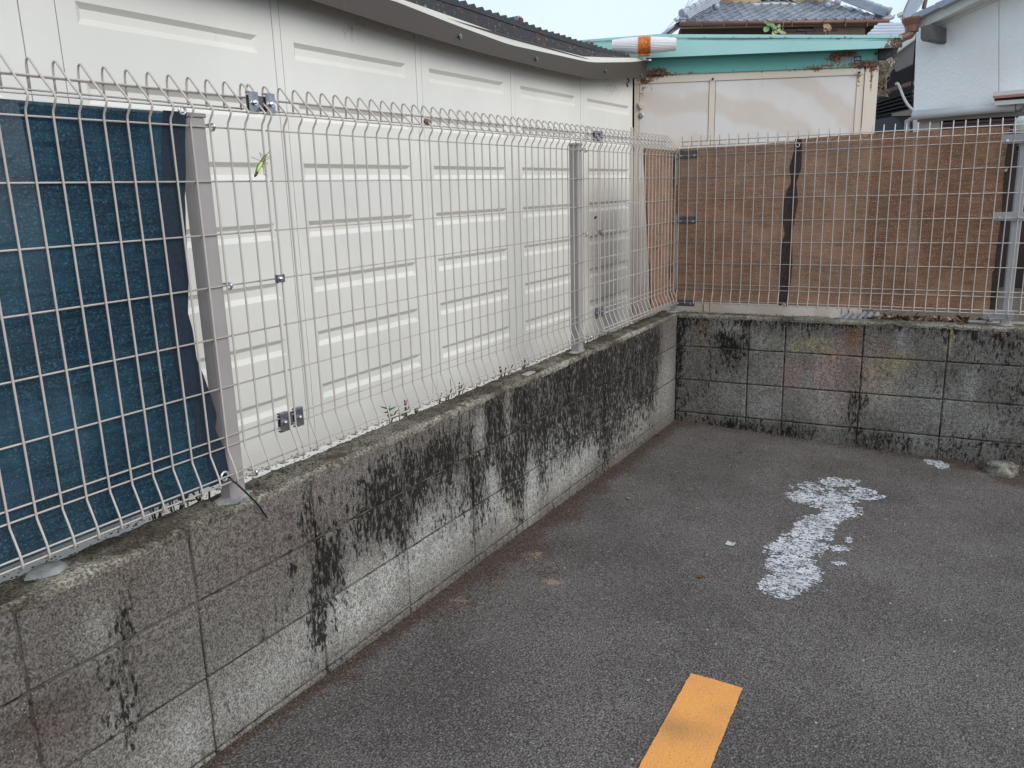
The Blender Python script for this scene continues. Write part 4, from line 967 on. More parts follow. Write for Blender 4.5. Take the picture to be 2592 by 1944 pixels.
def plant(label, u, w, leaves, hgt, zb=.56):
    P = onz(u, w, .59); P.x = -.15; P.z = zb
    root = thing('weed', P, label, 'weed'); bm = BM(); tube(bm, [P, P + Vector((.004, .004, hgt))], .0014, 5); build('stem', bm, M_green, root)
    for k in range(leaves):
        a = k * 2.4 + random.random(); bm = BM(); T_ = Matrix.Rotation(random.uniform(-.7, .7), 3, 'X') @ Matrix.Rotation(random.uniform(-.7, .4), 3, 'Y')
        leaf_bm(bm, P + Vector((.012 * cos(a), .014 * sin(a), hgt * (.5 + .5 * k / leaves))), .036, .011, a, .25, 0, T_); build('leaf', bm, M_green, root, smooth=True)
plant('small green weed with broad leaves peeping over the long wall under the fence', 1000, 1062, 5, .075)
plant('tiny yellow green weed just right of the broad leaved weed on the long wall', 1026, 1052, 3, .06)
plant('sparse grass weed behind the wall top beneath the blue net', 490, 1270, 3, .05)
bm = BM()
for k in range(16):
    a = random.random() * 6.3; P = ong(1428, 1262) + Vector((random.uniform(-.03, .03), random.uniform(-.05, .05), 0)); leaf_bm(bm, P, .02, .0022, a, .8, .006, Matrix.Rotation(random.uniform(-1, 1), 3, 'X'))
tag(build('grass_tuft', bm, M_green), 'small tuft of green grass at the foot of the mouldy wall', 'grass', kind='stuff')
# pale mortar residue pad of a removed post at the near end of the long wall
P = onz(122, 1448, .59); bm = BM(); vs = [bm.verts.new((P.x + .036 * cos(2 * pi * k / 12) * random.uniform(.8, 1.1), P.y + .045 * sin(2 * pi * k / 12) * random.uniform(.8, 1.1), .592)) for k in range(12)]
v2 = [bm.verts.new((P.x + (v.co.x - P.x) * .75, P.y + (v.co.y - P.y) * .75, .601)) for v in vs]
for k in range(12): bm.faces.new([vs[k], vs[(k + 1) % 12], v2[(k + 1) % 12], v2[k]])
bm.faces.new(v2); tag(build('mortar_pad', bm, M_foot, smooth=True), 'pale grey mortar pad on the wall top at the far left of the picture', 'mortar pad')
P = onz(1338, 948, .592); bm = BM(); box(bm, P + Vector((0, 0, .004)), (.03, .07, .008), None, .003); tag(build('mortar_pad', bm, M_foot), 'thin pale mortar smear on the wall top left of the middle post', 'mortar pad')

# ------------------------------------------------------------------ green insect clinging to the wires
yI = onx(668, 410, xM + .004).y
ip = lambda u, w, dx=0: onx(u, w, xM + .007 + dx)
bug = thing('grasshopper', ip(664, 412), 'slender lime green grasshopper clinging to the mesh wires above the clip', 'grasshopper')
M_lime = paint('lime_green_wing', (.42, .62, .13), .4, var=.1, sc=60); M_olive = paint('olive_insect_body', (.13, .15, .035), .5, var=.3, sc=90); M_dkb = paint('dark_brown_wing_tip', (.045, .02, .012), .5, var=.3, sc=90)
bm = BM(); tube(bm, smoothpath([ip(646, 447), ip(650, 436), ip(656, 421), ip(662, 412), ip(666, 405), ip(670, 397), ip(675, 392)], 3), [.0012, .002, .003, .0038, .0044, .0048, .005, .005, .005, .0048, .0046, .0044, .0042, .004, .0036, .003, .0026, .002, .0012], 8); build('body', bm, M_olive, bug, smooth=True)
bm = BM(); tube(bm, smoothpath([ip(651, 436, .003), ip(655, 426, .004), ip(659, 418, .004), ip(663, 411, .003)], 3), [.0022, .0032, .0037, .004, .004, .004, .0038, .0034, .003, .002], 8); build('wing', bm, M_lime, bug, smooth=True)
bm = BM(); tube(bm, smoothpath([ip(644, 448, .003), ip(648, 442, .003), ip(653, 434, .004)], 3), [.0008, .0024, .0032, .0034, .003, .0026, .002], 8); build('wing_tip', bm, M_dkb, bug, smooth=True)
for pth in ([(662, 408), (650, 403), (636, 397)], [(664, 407), (660, 396), (657, 386), (666, 396), (673, 399)], [(666, 421), (668, 430), (668, 440), (674, 445)], [(668, 407), (676, 403), (684, 400)], [(672, 398), (680, 397), (685, 394)], [(674, 394), (678, 388), (682, 383)], [(664, 420), (668, 428)]):
    bm = BM(); tube(bm, [ip(u, w, .002) for u, w in pth], .0007, 5); build('leg', bm, M_olive, bug)
for pth in ([(675, 393), (680, 387), (683, 381)], [(675, 393), (673, 391), (674, 388)]):
    bm = BM(); tube(bm, [ip(u, w, .002) for u, w in pth], .0006, 4); build('antenna', bm, M_olive, bug)
# cocoon on the beard wires
P = onx(1081, 308, xM - .008); bm = BM(); bmesh.ops.create_icosphere(bm, subdivisions=3, radius=1)
for v in bm.verts:
    n = v.co.normalized(); k = 1 + .15 * N3(n.x * 3, n.y * 3, n.z * 3); v.co = P + Vector((n.x * .010 * k, n.y * .014 * k, n.z * .010 * k))
tag(build('cocoon', bm, paint('brown_cocoon', (.17, .12, .09), .9, var=.5, sc=90), smooth=True), 'small brown cocoon stuck among the bent tops of the fence wires', 'cocoon')
# dried curl hanging on the brown net return
bm = BM(); tube(bm, smoothpath([onx(u, w, xM + .006) for u, w in ((1664, 568), (1662, 580), (1665, 590), (1669, 600), (1667, 609), (1662, 606), (1663, 596))], 4), .0014, 5)
tag(build('dry_tendril', bm, M_leafy, smooth=True), 'dry curled tendril hanging on the net left of the corner post', 'plant stem')
P = onx(1508, 551, xM - .005); bm = BM(); leaf_bm(bm, P, .018, .006, 1.0, .5, 0, Matrix.Rotation(1.2, 3, 'X')); leaf_bm(bm, P + Vector((0, .004, .003)), .012, .005, 2.0, .5, 0, Matrix.Rotation(.8, 3, 'Y'))
tag(build('dead_leaf', bm, paint('black_leaf', (.03, .028, .015), .8, var=.3, sc=50)), 'tiny dark dead leaf caught on the wires right of the middle post', 'leaf')

# ------------------------------------------------------------------ behind the back wall: gap in front of the houses
# leaf litter heap
pts = []; bm = BM(); bmc = BM()
for _ in range(900):
    s_ = random.uniform(.93, 1.62); off = random.uniform(.17, .75); P = WR.pt(s_, .455 + .09 * (1 - abs(off - .4) / .4) * hump(s_, .85, 1.1) * random.random() + .03, off)
    leaf_bm(bm if random.random() < .6 else bmc, P, random.uniform(.03, .055), random.uniform(.008, .014), random.random() * 6.3, random.uniform(.2, .9), 0, Matrix.Rotation(random.uniform(-1, 1), 3, 'X') @ Matrix.Rotation(random.uniform(-1, 1), 3, 'Y'))
tag(build('dry_leaf_litter', bm, paint('litter_brown', (.17, .10, .065), .85, var=.7, sc=25)), 'heap of curled brown dead leaves behind the back wall', 'leaf litter', kind='stuff')
tag(build('dry_leaf_litter', bmc, paint('litter_pale', (.34, .26, .19), .85, var=.5, sc=25)), 'pale curled dead leaves mixed in the heap behind the back wall', 'leaf litter', kind='stuff')
# corrugated offcut leaning beside the shed
bm = BM()
def cw(a, b):
    s_ = .80 + .22 * a + .05 * b; off = .24 + .5 * b
    P = WR.pt(s_, .50 + .012 * sin(a * 2 * pi * 6) + .03 * b, off); return P
grid(bm, 60, 3, cw); tag(build('corrugated_offcut', bm, M_corr, smooth=True), 'offcut of grey corrugated sheet lying between shed and leaf heap', 'metal sheet')
bm = BM(); box(bm, WR.pt(1.04, .50, .42), (.05, .5, .03), rz(.25), .004); tag(build('timber_offcut', bm, paint('bleached_timber', (.40, .33, .26), .8, var=.4, sc=20)), 'bleached timber strip lying beside the corrugated offcut', 'timber')
# grey concrete boundary slab and pale wall right of the end post
M_conc = paint('old_concrete', (.24, .23, .21), .9, var=.4, sc=6, dirt=(.06, .055, .05), dirt_amt=.8, bump=.002)
bm = BM(); prism(bm, [WR.pt(1.50, .36, .34), WR.pt(3.8, .36, .34), WR.pt(3.8, .56, .34), WR.pt(1.50, .56, .34)], WR.n * .08); tag(build('low_kerb_wall', bm, M_conc), 'low grey concrete slab wall behind the right end post', 'wall')
bm = BM(); prism(bm, [WR.pt(1.93, .36, .62), WR.pt(4.4, .36, .62), WR.pt(4.4, 1.02, .62), WR.pt(1.93, 1.02, .62)], WR.n * .10); tag(build('pale_garden_wall', bm, paint('pale_stained_render', (.50, .49, .46), .85, var=.3, sc=4, dirt=(.10, .09, .07), dirt_amt=.9)), 'pale stained garden wall glimpsed at the right edge beyond the end post', 'wall')

# ------------------------------------------------------------------ plants on the teal roof
def sprig(label, u0, w0, leaves, stems, off=.15):
    P = TP.at(u0, w0, off); root = thing('roof_weed', P, label, 'weed')
    for pth, m in stems:
        bm = BM(); tube(bm, smoothpath([TP.at(u, w, off) for u, w in pth], 3), .0022, 5); build('stem', bm, m, root, smooth=True)
    for (u, w, L, a, m) in leaves:
        bm = BM(); c = TP.at(u, w, off - .01); T_ = Matrix.Rotation(1.1, 3, Vector((1, .4, 0))) @ Matrix.Rotation(a, 3, 'Z'); leaf_bm(bm, c, L, L * .34, 0, .25, 0, T_); build('leaf', bm, m, root, smooth=True)
GL = paint('roof_weed_leaf', (.16, .28, .10), .5, var=.3, sc=30); YL = paint('roof_weed_pale', (.40, .40, .20), .6, var=.4, sc=30); TL_ = paint('withered_tan', (.34, .21, .12), .8, var=.4, sc=30)
sprig('green and yellow weed growing on the teal roof below the tiled eave', 1960, 88, [(1940, 74, .055, 1.5, GL), (1947, 62, .035, .4, GL), (1956, 64, .035, 2.2, GL), (1963, 70, .04, .8, GL), (1972, 66, .032, 1.7, GL), (1938, 56, .03, 2.5, GL), (1966, 80, .035, .2, YL), (1978, 82, .035, 2.8, YL), (1985, 84, .03, .3, YL), (1958, 84, .035, 2.4, YL), (1972, 76, .03, 1.2, YL)],
      [([(1962, 90), (1958, 78), (1950, 66), (1940, 58)], GL), ([(1962, 90), (1970, 82), (1984, 84)], YL), ([(1978, 90), (1982, 70), (1984, 48)], TL_)], .5)
sprig('withered brown weed hanging at the teal roof right of the green weed', 2092, 86, [(2090, 66, .04, 1.3, TL_), (2097, 68, .045, 1.9, TL_), (2100, 74, .035, 1.1, TL_), (2088, 76, .03, 2.1, TL_)], [([(2090, 90), (2092, 78), (2096, 64)], TL_), ([(2098, 90), (2100, 76), (2094, 66)], TL_)], .5)
# dry twigs and dead leaves caught in the fence top
for lab, pth in (('thin dry twig tangled in the top wires of the back fence', [(2090, 362), (2100, 352), (2112, 346), (2108, 336)]), ('dry bent stalk caught in the back fence top beside the twig', [(2098, 335), (2104, 345), (2098, 358), (2082, 366)])):
    bm = BM(); tube(bm, smoothpath([FR.at(u, w, -.01) for u, w in pth], 3), .0012, 4); tag(build('dry_twig', bm, M_leafy, smooth=True), lab, 'twig')
bm = BM(); c = FR.at(2180, 352, -.014); 
for a, L in ((.3, .022), (1.6, .02), (2.7, .024)): leaf_bm(bm, c, L, L * .35, a, .6, 0, Matrix.Rotation(1.3, 3, 'X'))
tag(build('dead_leaf', bm, M_leafy), 'tan dead leaf caught on the back fence top below the shed post', 'leaf')
bm = BM(); c = FR.at(2207, 785, -.014); 
for a, L in ((.3, .016), (1.6, .018)): leaf_bm(bm, c, L, L * .4, a, .6, 0, Matrix.Rotation(1.3, 3, 'X'))
tag(build('dead_leaf', bm, M_leafb), 'rusty brown dead leaf on the bottom wire of the back fence', 'leaf')
bm = BM(); c = FR.at(2547, 430, -.004); leaf_bm(bm, c, .02, .006, 1.2, .5, 0, Matrix.Rotation(1.4, 3, 'X'))
tag(build('dead_leaf', bm, M_leafy), 'small straw coloured leaf on the net near the right end post', 'leaf')

# ------------------------------------------------------------------ tiled house far behind
HP_ = Plane(tuple((CAM + ray(1728, 60) * 22)[:2]), radians(33.5))
house = thing('tiled_house', HP_.pt(2.5, 2.2), 'old house with blue grey wavy tile roof and brown gutter beyond the teal shed', 'house')
def mat_tile():
    t = NT('grey_clay_tile'); p = t.pos(); a = t.noise(p, 2.5, 3, .6); b = t.noise(p, 22, 4, .65)
    c = t.mix(t.ramp(a, .3, .7), (.26, .285, .33), (.40, .43, .48)); c = t.mix(t.ramp(b, .55, .8, 0, .5), c, (.09, .095, .10)); return t.bsdf(c, .38, bump=b, dist=.004)
M_tile = mat_tile(); M_gutter = paint('brown_gutter', (.17, .075, .05), .45, var=.2, sc=3); M_brownwall = paint('dark_brown_wall', (.05, .032, .028), .8, var=.3, sc=3); M_tan = paint('tan_plaster', (.44, .33, .20), .85, var=.15, sc=2)
eL, eR = HP_.co(HP_.at(1708, 58)), HP_.co(HP_.at(2252, 49)); zE = .5 * (HP_.at(1900, 56).z + HP_.at(2100, 52).z)
tl_, tr_ = eL[0], eR[0]; SL = radians(29); TW_, TE = .272, .235
def roofpt(t, s_, lift=0):   # s_ = metres up the slope
    return HP_.pt(t, zE + s_ * sin(SL) + lift * cos(SL), s_ * cos(SL) - lift * sin(SL))
def tile_mesh():
    bm = BM(); prof = [(0, .012), (.03, .040), (.06, .052), (.09, .040), (.12, .012), (.16, -.004), (.20, -.006), (.24, .004), (.275, .018)]
    def f(p, q): i = round(p * (len(prof) - 1)); x, h = prof[i]; return Vector((x, (TE + .04) * q * cos(SL), (TE + .04) * q * sin(SL) + h + .022 * (1 - q)))
    G = grid(bm, len(prof) - 1, 1, f)
    low = [bm.verts.new(v[0].co + Vector((0, 0, -.026))) for v in G]
    for i in range(len(prof) - 1): bm.faces.new([G[i][0], G[i + 1][0], low[i + 1], low[i]])
    me = bpy.data.meshes.new('roof_tile'); bm.to_mesh(me); bm.free(); me.materials.append(M_tile)
    for p in me.polygons: p.use_smooth = len(p.vertices) == 4
    return me
tm = tile_mesh(); n = int((tr_ - tl_) / TW_) + 1; loc0 = Vector(house.location)
for r_ in range(7):
    inset = r_ * TE * .8
    for k in range(n):
        t = tl_ + k * TW_ + .02
        if t < tl_ + inset - .05 or t > tr_ - inset - .15: continue
        o = link('roof_tile', tm, house); o.location = roofpt(t, r_ * TE) - loc0 + Vector((0, 0, random.uniform(-.004, .004))); o.rotation_euler = (0, 0, HP_.a)
bm = BM(); prism(bm, [roofpt(tl_, -.02, -.03), roofpt(tr_, -.02, -.03), roofpt(tr_ - 1.7, 2.1, -.03), roofpt(tl_ + 1.7, 2.1, -.03)], Vector((0, 0, -.05))); build('roof_deck', bm, M_brownwall, house)
# side roof slope on the left, falling away behind
bm = BM(); prism(bm, [roofpt(tl_, 0, -.02), roofpt(tl_ + 1.7, 2.1, -.02), HP_.pt(tl_ + 1.7, zE + 1.0, 5.5), HP_.pt(tl_ - .3, zE - .1, 6.5)], Vector((0, 0, -.06))); build('side_roof', bm, M_tile, house)
# hip ridges: stacked flat tiles with a round cap course and end discs
def ridge(A, B, name='hip_ridge'):
    d = (B - A); L = d.length; d.normalize(); s_ = d.cross(Vector((0, 0, 1))).normalized(); u_ = s_.cross(d)
    for i, (w_, z_) in enumerate(((.30, .03), (.27, .07), (.25, .11), (.23, .15))):
        bm = BM(); prism(bm, [A + s_ * w_ / 2 + u_ * (z_ - .018), A - s_ * w_ / 2 + u_ * (z_ - .018), A - s_ * w_ / 2 + u_ * (z_ + .016), A + s_ * w_ / 2 + u_ * (z_ + .016)], d * L); build('ridge_course', bm, M_tile, house)
    k = 0
    while k * .24 < L:
        a = A + d * (k * .24) + u_ * .19; bm = BM(); tube(bm, [a, a + d * .20, a + d * .255], [.078, .064, .060], 12); build('ridge_tile', bm, M_tile, house, smooth=False); k += 1
    bm = BM(); tube(bm, [A + u_ * .17 - d * .05, A + u_ * .17 + d * .02], .12, 16); tube(bm, [A + u_ * .17 - d * .065, A + u_ * .17 - d * .05], .05, 12); build('end_disc', bm, M_tile, house)
    bm = BM(); box(bm, A + u_ * .04 - d * .03, (.26, .12, .10), rz(HP_.a), .03); build('end_block', bm, M_tile, house)
ridge(HP_.at(1733, 50, -.02), HP_.at(1875, -30, 1.25)); ridge(HP_.at(2240, 45, .05), HP_.at(2050, -28, 1.25))
for (u, w, rr) in ((1812, 17, .105), (2120, 5, .10), (2095, 13, .08)):
    P = HP_.at(u, w, .55); bm = BM(); bmesh.ops.create_icosphere(bm, subdivisions=2, radius=rr)
    for v in bm.verts: v.co += P
    build('ridge_ornament', bm, M_tile, house, smooth=True)
# eave tips
P = HP_.at(1722, 56, -.02); bm = BM(); tube(bm, [P, P + HP_.d * .14], [.06, .075], 12); build('eave_tip', bm, M_tile, house)
bm = BM(); tube(bm, smoothpath([HP_.at(2232, 48, -.02), HP_.at(2250, 47, -.02), HP_.at(2261, 43, -.02), HP_.at(2266, 36, -.02)], 3), [.05] * 4 + [.045] * 3 + [.03, .02, .008], 8); build('eave_tip', bm, M_tile, house, smooth=True)
# gutter, fascia, soffit, walls
gA, gB = HP_.at(1726, 60, -.09), HP_.at(2250, 54, -.09)
bm = BM(); tube(bm, [gA, gB], .055, 10); build('gutter', bm, M_gutter, house, smooth=True)
bm = BM(); tube(bm, [gA, HP_.at(1690, 88, 2.2)], .055, 8); build('gutter', bm, M_gutter, house, smooth=True)
for u in (1776, 1832, 1890, 1945, 2005, 2085, 2140, 2195): 
    P = HP_.at(u, 60, -.15); bm = BM(); box(bm, P, (.02, .03, .16), rz(HP_.a)); build('gutter_bracket', bm, M_gutter, house)
bm = BM(); prism(bm, [HP_.at(1722, 63, .05), HP_.at(2262, 56, .05), HP_.at(2262, 63, .05), HP_.at(1722, 72, .05)], HP_.n * .05); build('eave_board', bm, M_tan, house)
bm = BM(); prism(bm, [HP_.at(1728, 66, .12), HP_.at(2215, 60, .12), HP_.at(2185, 160, .9), HP_.at(1700, 160, .9)], HP_.n * .3); build('wall', bm, M_brownwall, house)
bm = BM(); prism(bm, [HP_.at(2060, 66, .06), HP_.at(2190, 64, .06), HP_.at(2190, 160, .06), HP_.at(2060, 160, .06)], HP_.n * .05); build('wall', bm, paint('dull_brown_plaster', (.12, .085, .065), .85, var=.2, sc=2), house)
for (a, b, y) in ((1960, 2015, 74), (2017, 2060, 73), (2062, 2120, 72), (1990, 2040, 82), (2042, 2100, 80)):
    bm = BM(); prism(bm, [HP_.at(a, y, .04), HP_.at(b, y, .04), HP_.at(b, y + 6, .04), HP_.at(a, y + 6, .04)], HP_.n * .04); build('siding_board', bm, paint('maroon_siding', (.085, .05, .05), .8, var=.3, sc=5), house)
# gable front
gb = 1.35
bm = BM(); prism(bm, [HP_.at(1815, 16, gb), HP_.at(1895, 16, gb), HP_.at(1960, -16, gb), HP_.at(1960, -60, gb), HP_.at(1850, -40, gb)], HP_.n * .1); build('gable_board', bm, M_tan, house)
bm = BM(); prism(bm, [HP_.at(2105, 13, gb), HP_.at(2030, 14, gb), HP_.at(1975, -16, gb), HP_.at(1975, -60, gb), HP_.at(2080, -40, gb)], HP_.n * .1); build('gable_board', bm, M_tan, house)
bm = BM(); prism(bm, [HP_.at(1880, 18, gb + .12), HP_.at(2050, 16, gb + .12), HP_.at(2050, -60, gb + .12), HP_.at(1880, -60, gb + .12)], HP_.n * .1); build('gable_wall', bm, paint('green_black_gable', (.03, .05, .045), .8, var=.3, sc=3), house)
bm = BM(); tube(bm, smoothpath([HP_.at(u, w, gb - .12) for u, w in ((1822, 19), (1860, 19), (1885, 23), (1900, 14), (1925, 12), (1960, 10), (2010, 12), (2040, 19), (2060, 14), (2098, 13))], 2), .045, 6); build('mortar_line', bm, M_lip, house)

# far blue-grey roof between the two houses
RP = Plane(tuple((CAM + ray(2200, 80) * 15)[:2]), radians(30))
far = thing('neighbour_roof', RP.at(2240, 90), 'distant pale blue slatted roof between the tiled house and the white house', 'roof')
for k in range(6):
    w0 = 57 + 7.5 * k; off = 3.0 - .5 * k
    bm = BM(); prism(bm, [RP.at(2224 - 8 * k, w0 + 1.2, off), RP.at(2330, w0 - .6, off), RP.at(2330, w0 + 4.4, off - .35), RP.at(2219 - 8 * k, w0 + 6.2, off - .35)], Vector((0, 0, -.03))); build('roof_slat', bm, M_tile if k % 2 else paint('pale_blue_slat', (.33, .38, .44), .4, var=.1, sc=3), far)
bm = BM(); prism(bm, [RP.at(2228, 60, 3.3), RP.at(2330, 59, 3.3), RP.at(2330, 130, .8), RP.at(2170, 130, .8)], RP.n * .05 + Vector((0, 0, -.1))); build('roof_base', bm, paint('dark_slate', (.04, .05, .07), .7, var=.2, sc=3), far)

# ------------------------------------------------------------------ white house on the right
WP = Plane(tuple((CAM + ray(2312, 290) * 7.0)[:2]), radians(-20))
def mat_stucco():
    t = NT('white_stucco'); p = t.pos(); f = t.noise(p, 42, 4, .65); b = t.noise(p, 1.2, 4, .6); s_ = t.noise(t.pos((1, 1, .15)), 5, 4, .6)
    c = t.mix(t.ramp(b, .35, .65), (.78, .78, .76), (.85, .86, .86)); c = t.mix(t.ramp(s_, .55, .8, 0, .3), c, (.62, .60, .54)); return t.bsdf(c, .9, bump=f, dist=.010, strength=.8, spec=.2)
wh = thing('white_house', WP.pt(.5, .43), 'white stucco house wall with sloping roof edge at the upper right', 'house')
def wpoly(name, m, pts, off, depth, par=None):
    bm = BM(); prism(bm, [WP.at(u, w, off) for u, w in pts], WP.n * depth); return build(name, bm, m, par or wh)
M_stucco = mat_stucco(); M_wwood = paint('white_painted_board', (.66, .645, .60), .55, var=.12, sc=3, dirt=(.3, .27, .22), dirt_amt=.4)
wpoly('wall', M_stucco, [(2320, 60), (2528, -75), (2527.2, 240), (2527.2, 900), (2295, 900), (2312, 285)], 0, .15)
wpoly('wall', M_stucco, [(2529.5, -75), (2900, -250), (2900, 900), (2529.0, 900), (2529, 240)], .001, .15)
wpoly('dark_reveal', M_black, [(2526.8, -72), (2529.9, -74), (2529.4, 850), (2526.8, 850)], .02, .02)
wpoly('rake_board', M_wwood, [(2320, 49), (2800, -190), (2800, -160), (2338, 69), (2322, 69)], -.22, .05)
wpoly('rake_board', M_wwood, [(2336, 53), (2800, -165), (2800, -140), (2336, 70)], -.13, .1)
wpoly('rake_soffit', M_wwood, [(2338, 67), (2800, -150), (2800, -128), (2352, 76)], -.06, .06)
for k in range(6):
    u0, u1 = 2306 + 60 * k, 2306 + 60 * k + 59; y = lambda u: 40 - (u - 2306) * .47
    wpoly('verge_tile', M_tile, [(u0, y(u0) - 3), (u1, y(u1) - 1), (u1 + 14, y(u1) + 5), (u0 + 14, y(u0) + 8)], -.30, .25)
bm = BM(); prism(bm, [WP.at(2303, 42, -.28), WP.at(2700, -150, -.28), WP.at(2700, -144, -.28), WP.at(2303, 48, -.28)], WP.n * 4.5); build('roof', bm, M_tile, wh)
wpoly('corbel', paint('dark_grey_corbel', (.12, .11, .105), .8, var=.2, sc=10), [(2331, 68), (2355, 61), (2355, 98), (2349, 104), (2334, 104), (2330, 97)], -.30, .30)
# rain hopper, elbow and pipe
P = WP.at(2307, 60, -.30)
bm = BM(); tube(bm, [WP.at(2307, 46, -.30), WP.at(2307, 51, -.30), WP.at(2308, 66, -.30), WP.at(2308, 82, -.30)], [.072, .072, .052, .05], 14); build('rain_hopper', bm, M_gutter, wh, smooth=False)
bm = BM(); tube(bm, smoothpath([WP.at(2309, 78, -.30), WP.at(2303, 88, -.32), WP.at(2292, 92, -.36), WP.at(2276, 100, -.4)], 3), .034, 10); build('downpipe', bm, M_gutter, wh, smooth=True)
bm = BM(); tube(bm, [WP.at(2312, 292, -.06), WP.at(2530, 273, -.06), WP.at(2572, 270, -.06)], .038, 12); tube(bm, smoothpath([WP.at(2572, 270, -.06), WP.at(2580, 268, -.05), WP.at(2584, 256, -.03)], 3), .03, 10)
build('wall_pipe', bm, paint('pale_grey_conduit', (.56, .57, .58), .35, var=.08, sc=5), wh, smooth=True)
bm = BM()
for k in range(3): tube(bm, smoothpath([WP.at(2318 - k * 2, 296, -.06), WP.at(2306 - k * 3, 304, -.07), WP.at(2299 - k * 3, 316, -.07), WP.at(2297 - k * 3, 400, -.07)], 4), .013, 6)
build('cable_bundle', bm, paint('grey_tape', (.35, .34, .33), .6, var=.3, sc=30), wh, smooth=True)
wpoly('eave_beam', paint('dull_grey_beam', (.17, .155, .14), .8, var=.2, sc=5), [(2322, 300), (2900, 262), (2900, 274), (2322, 309)], -.05, .08)
wpoly('window_panel', paint('grey_panel', (.34, .34, .33), .6, var=.1, sc=4), [(2327, 312), (2380, 308), (2380, 350), (2327, 352)], -.012, .02)
wpoly('shutter_frame', paint('brown_frame', (.08, .045, .038), .6, var=.2, sc=8), [(2381, 307), (2388, 306.6), (2388, 430), (2381, 430)], -.03, .04)
for k in range(9):
    y0_ = 310 + k * 8.2; d = lambda u: (u - 2388) * -.062
    wpoly('shutter_slat', paint('maroon_slat', (.075, .042, .042), .6, var=.2, sc=8), [(2388, y0_), (2700, y0_ + d(2700)), (2700, y0_ + 6.2 + d(2700)), (2388, y0_ + 6.2)], -.03 - .002 * (k % 2), .02)
wpoly('shutter_back', M_black, [(2388, 305), (2700, 288), (2700, 382), (2388, 384)], -.004, .004)
wpoly('shutter_back', M_brownwall, [(2388, 384.5), (2700, 382.5), (2700, 900), (2388, 900)], -.010, .004)
wpoly('shutter_back', M_brownwall, [(2322, 352.5), (2387, 350), (2387, 900), (2322, 900)], -.010, .004)
# window hood
wpoly('hood_top', M_wwood, [(2513, 236), (2515, 232), (2700, 218), (2700, 229), (2513, 244)], -.16, .16)
wpoly('hood_edge', paint('faded_pink_trim', (.42, .20, .165), .6, var=.15, sc=6), [(2513, 243), (2700, 227), (2700, 234), (2514, 249.5)], -.17, .17)
wpoly('hood_recess', M_brownwall, [(2517, 249.5), (2700, 235), (2700, 242), (2517, 256)], -.13, .13)
wpoly('hood_bottom', M_wwood, [(2517, 256), (2700, 242), (2700, 253), (2517, 267)], -.15, .15)
# narrow dark passage between the shed and the white house
gapP = Plane(tuple((CAM + ray(2260, 200) * 7.4)[:2]), radians(-5))
lean = thing('lean_to', gapP.at(2265, 330), 'dark lean-to with brown gutter squeezed between teal shed and white house', 'lean-to')
def gpoly(name, m, pts, off, depth=.05):
    bm = BM(); prism(bm, [gapP.at(u, w, off) for u, w in pts], gapP.n * depth); return build(name, bm, m, lean)
M_soff = paint('grey_soffit', (.20, .19, .18), .8, var=.1, sc=3)
gpoly('dark_wall', M_black, [(2150, 130), (2325, 130), (2325, 900), (2150, 900)], 1.2)
gpoly('back_wall', paint('slate_wall', (.065, .075, .09), .85, var=.15, sc=3), [(2200, 292), (2310, 272), (2310, 900), (2200, 900)], .9)
gpoly('soffit', M_soff, [(2250, 148), (2320, 95), (2318, 158), (2268, 182)], .3)
gpoly('barge_board', M_wwood, [(2250, 118), (2320, 88), (2320, 96), (2250, 148)], .25)
for k in range(5): gpoly('roof_rib', paint('dark_rib', (.028, .032, .042), .5, var=.2, sc=4), [(2205, 262 + 8 * k), (2310, 228 + 11 * k), (2310, 233 + 11 * k), (2205, 266 + 8 * k)], .05 + .05 * k, .3)
gpoly('gutter', paint('brown_box_gutter', (.20, .115, .095), .5, var=.15, sc=5), [(2218, 234), (2308, 205), (2313, 204), (2313, 213), (2243, 234), (2243, 244), (2218, 245)], -.05, .09)
gpoly('upper_gutter', paint('brown_box_gutter_old', (.17, .085, .065), .5, var=.2, sc=5), [(2218, 196), (2250, 188), (2250, 193), (2218, 202)], .1, .05)
gpoly('awning', paint('beige_underside', (.32, .30, .27), .7, var=.1, sc=4), [(2256, 287), (2309, 276), (2309, 292), (2258, 294)], .2, .2)
gpoly('awning_side', paint('dark_underside', (.05, .05, .05), .8, var=.1, sc=4), [(2258, 294), (2309, 292), (2309, 318), (2285, 320), (2275, 304)], .22, .2)
gpoly('pilaster', paint('grey_brown_post', (.16, .14, .12), .8, var=.2, sc=5), [(2289, 304), (2301, 304), (2299, 420), (2288, 420)], .1)
bm = BM(); tube(bm, smoothpath([gapP.at(u, w, -.12) for u, w in ((2266, 214), (2271, 211), (2276, 218), (2288, 248), (2302, 270), (2319, 283))], 5), .011, 7); tag(build('white_cable', bm, M_paper, None, smooth=True), 'loose white cable looping down between the shed and the white house', 'cable')
bm = BM(); tube(bm, smoothpath([gapP.at(u, w, -.15) for u, w in ((2320, 82), (2314, 150), (2309, 200), (2309, 250), (2319, 283))], 5), .007, 6); tag(build('black_cable', bm, M_black, None, smooth=True), 'thin dark cable hanging down the left edge of the white house', 'cable')
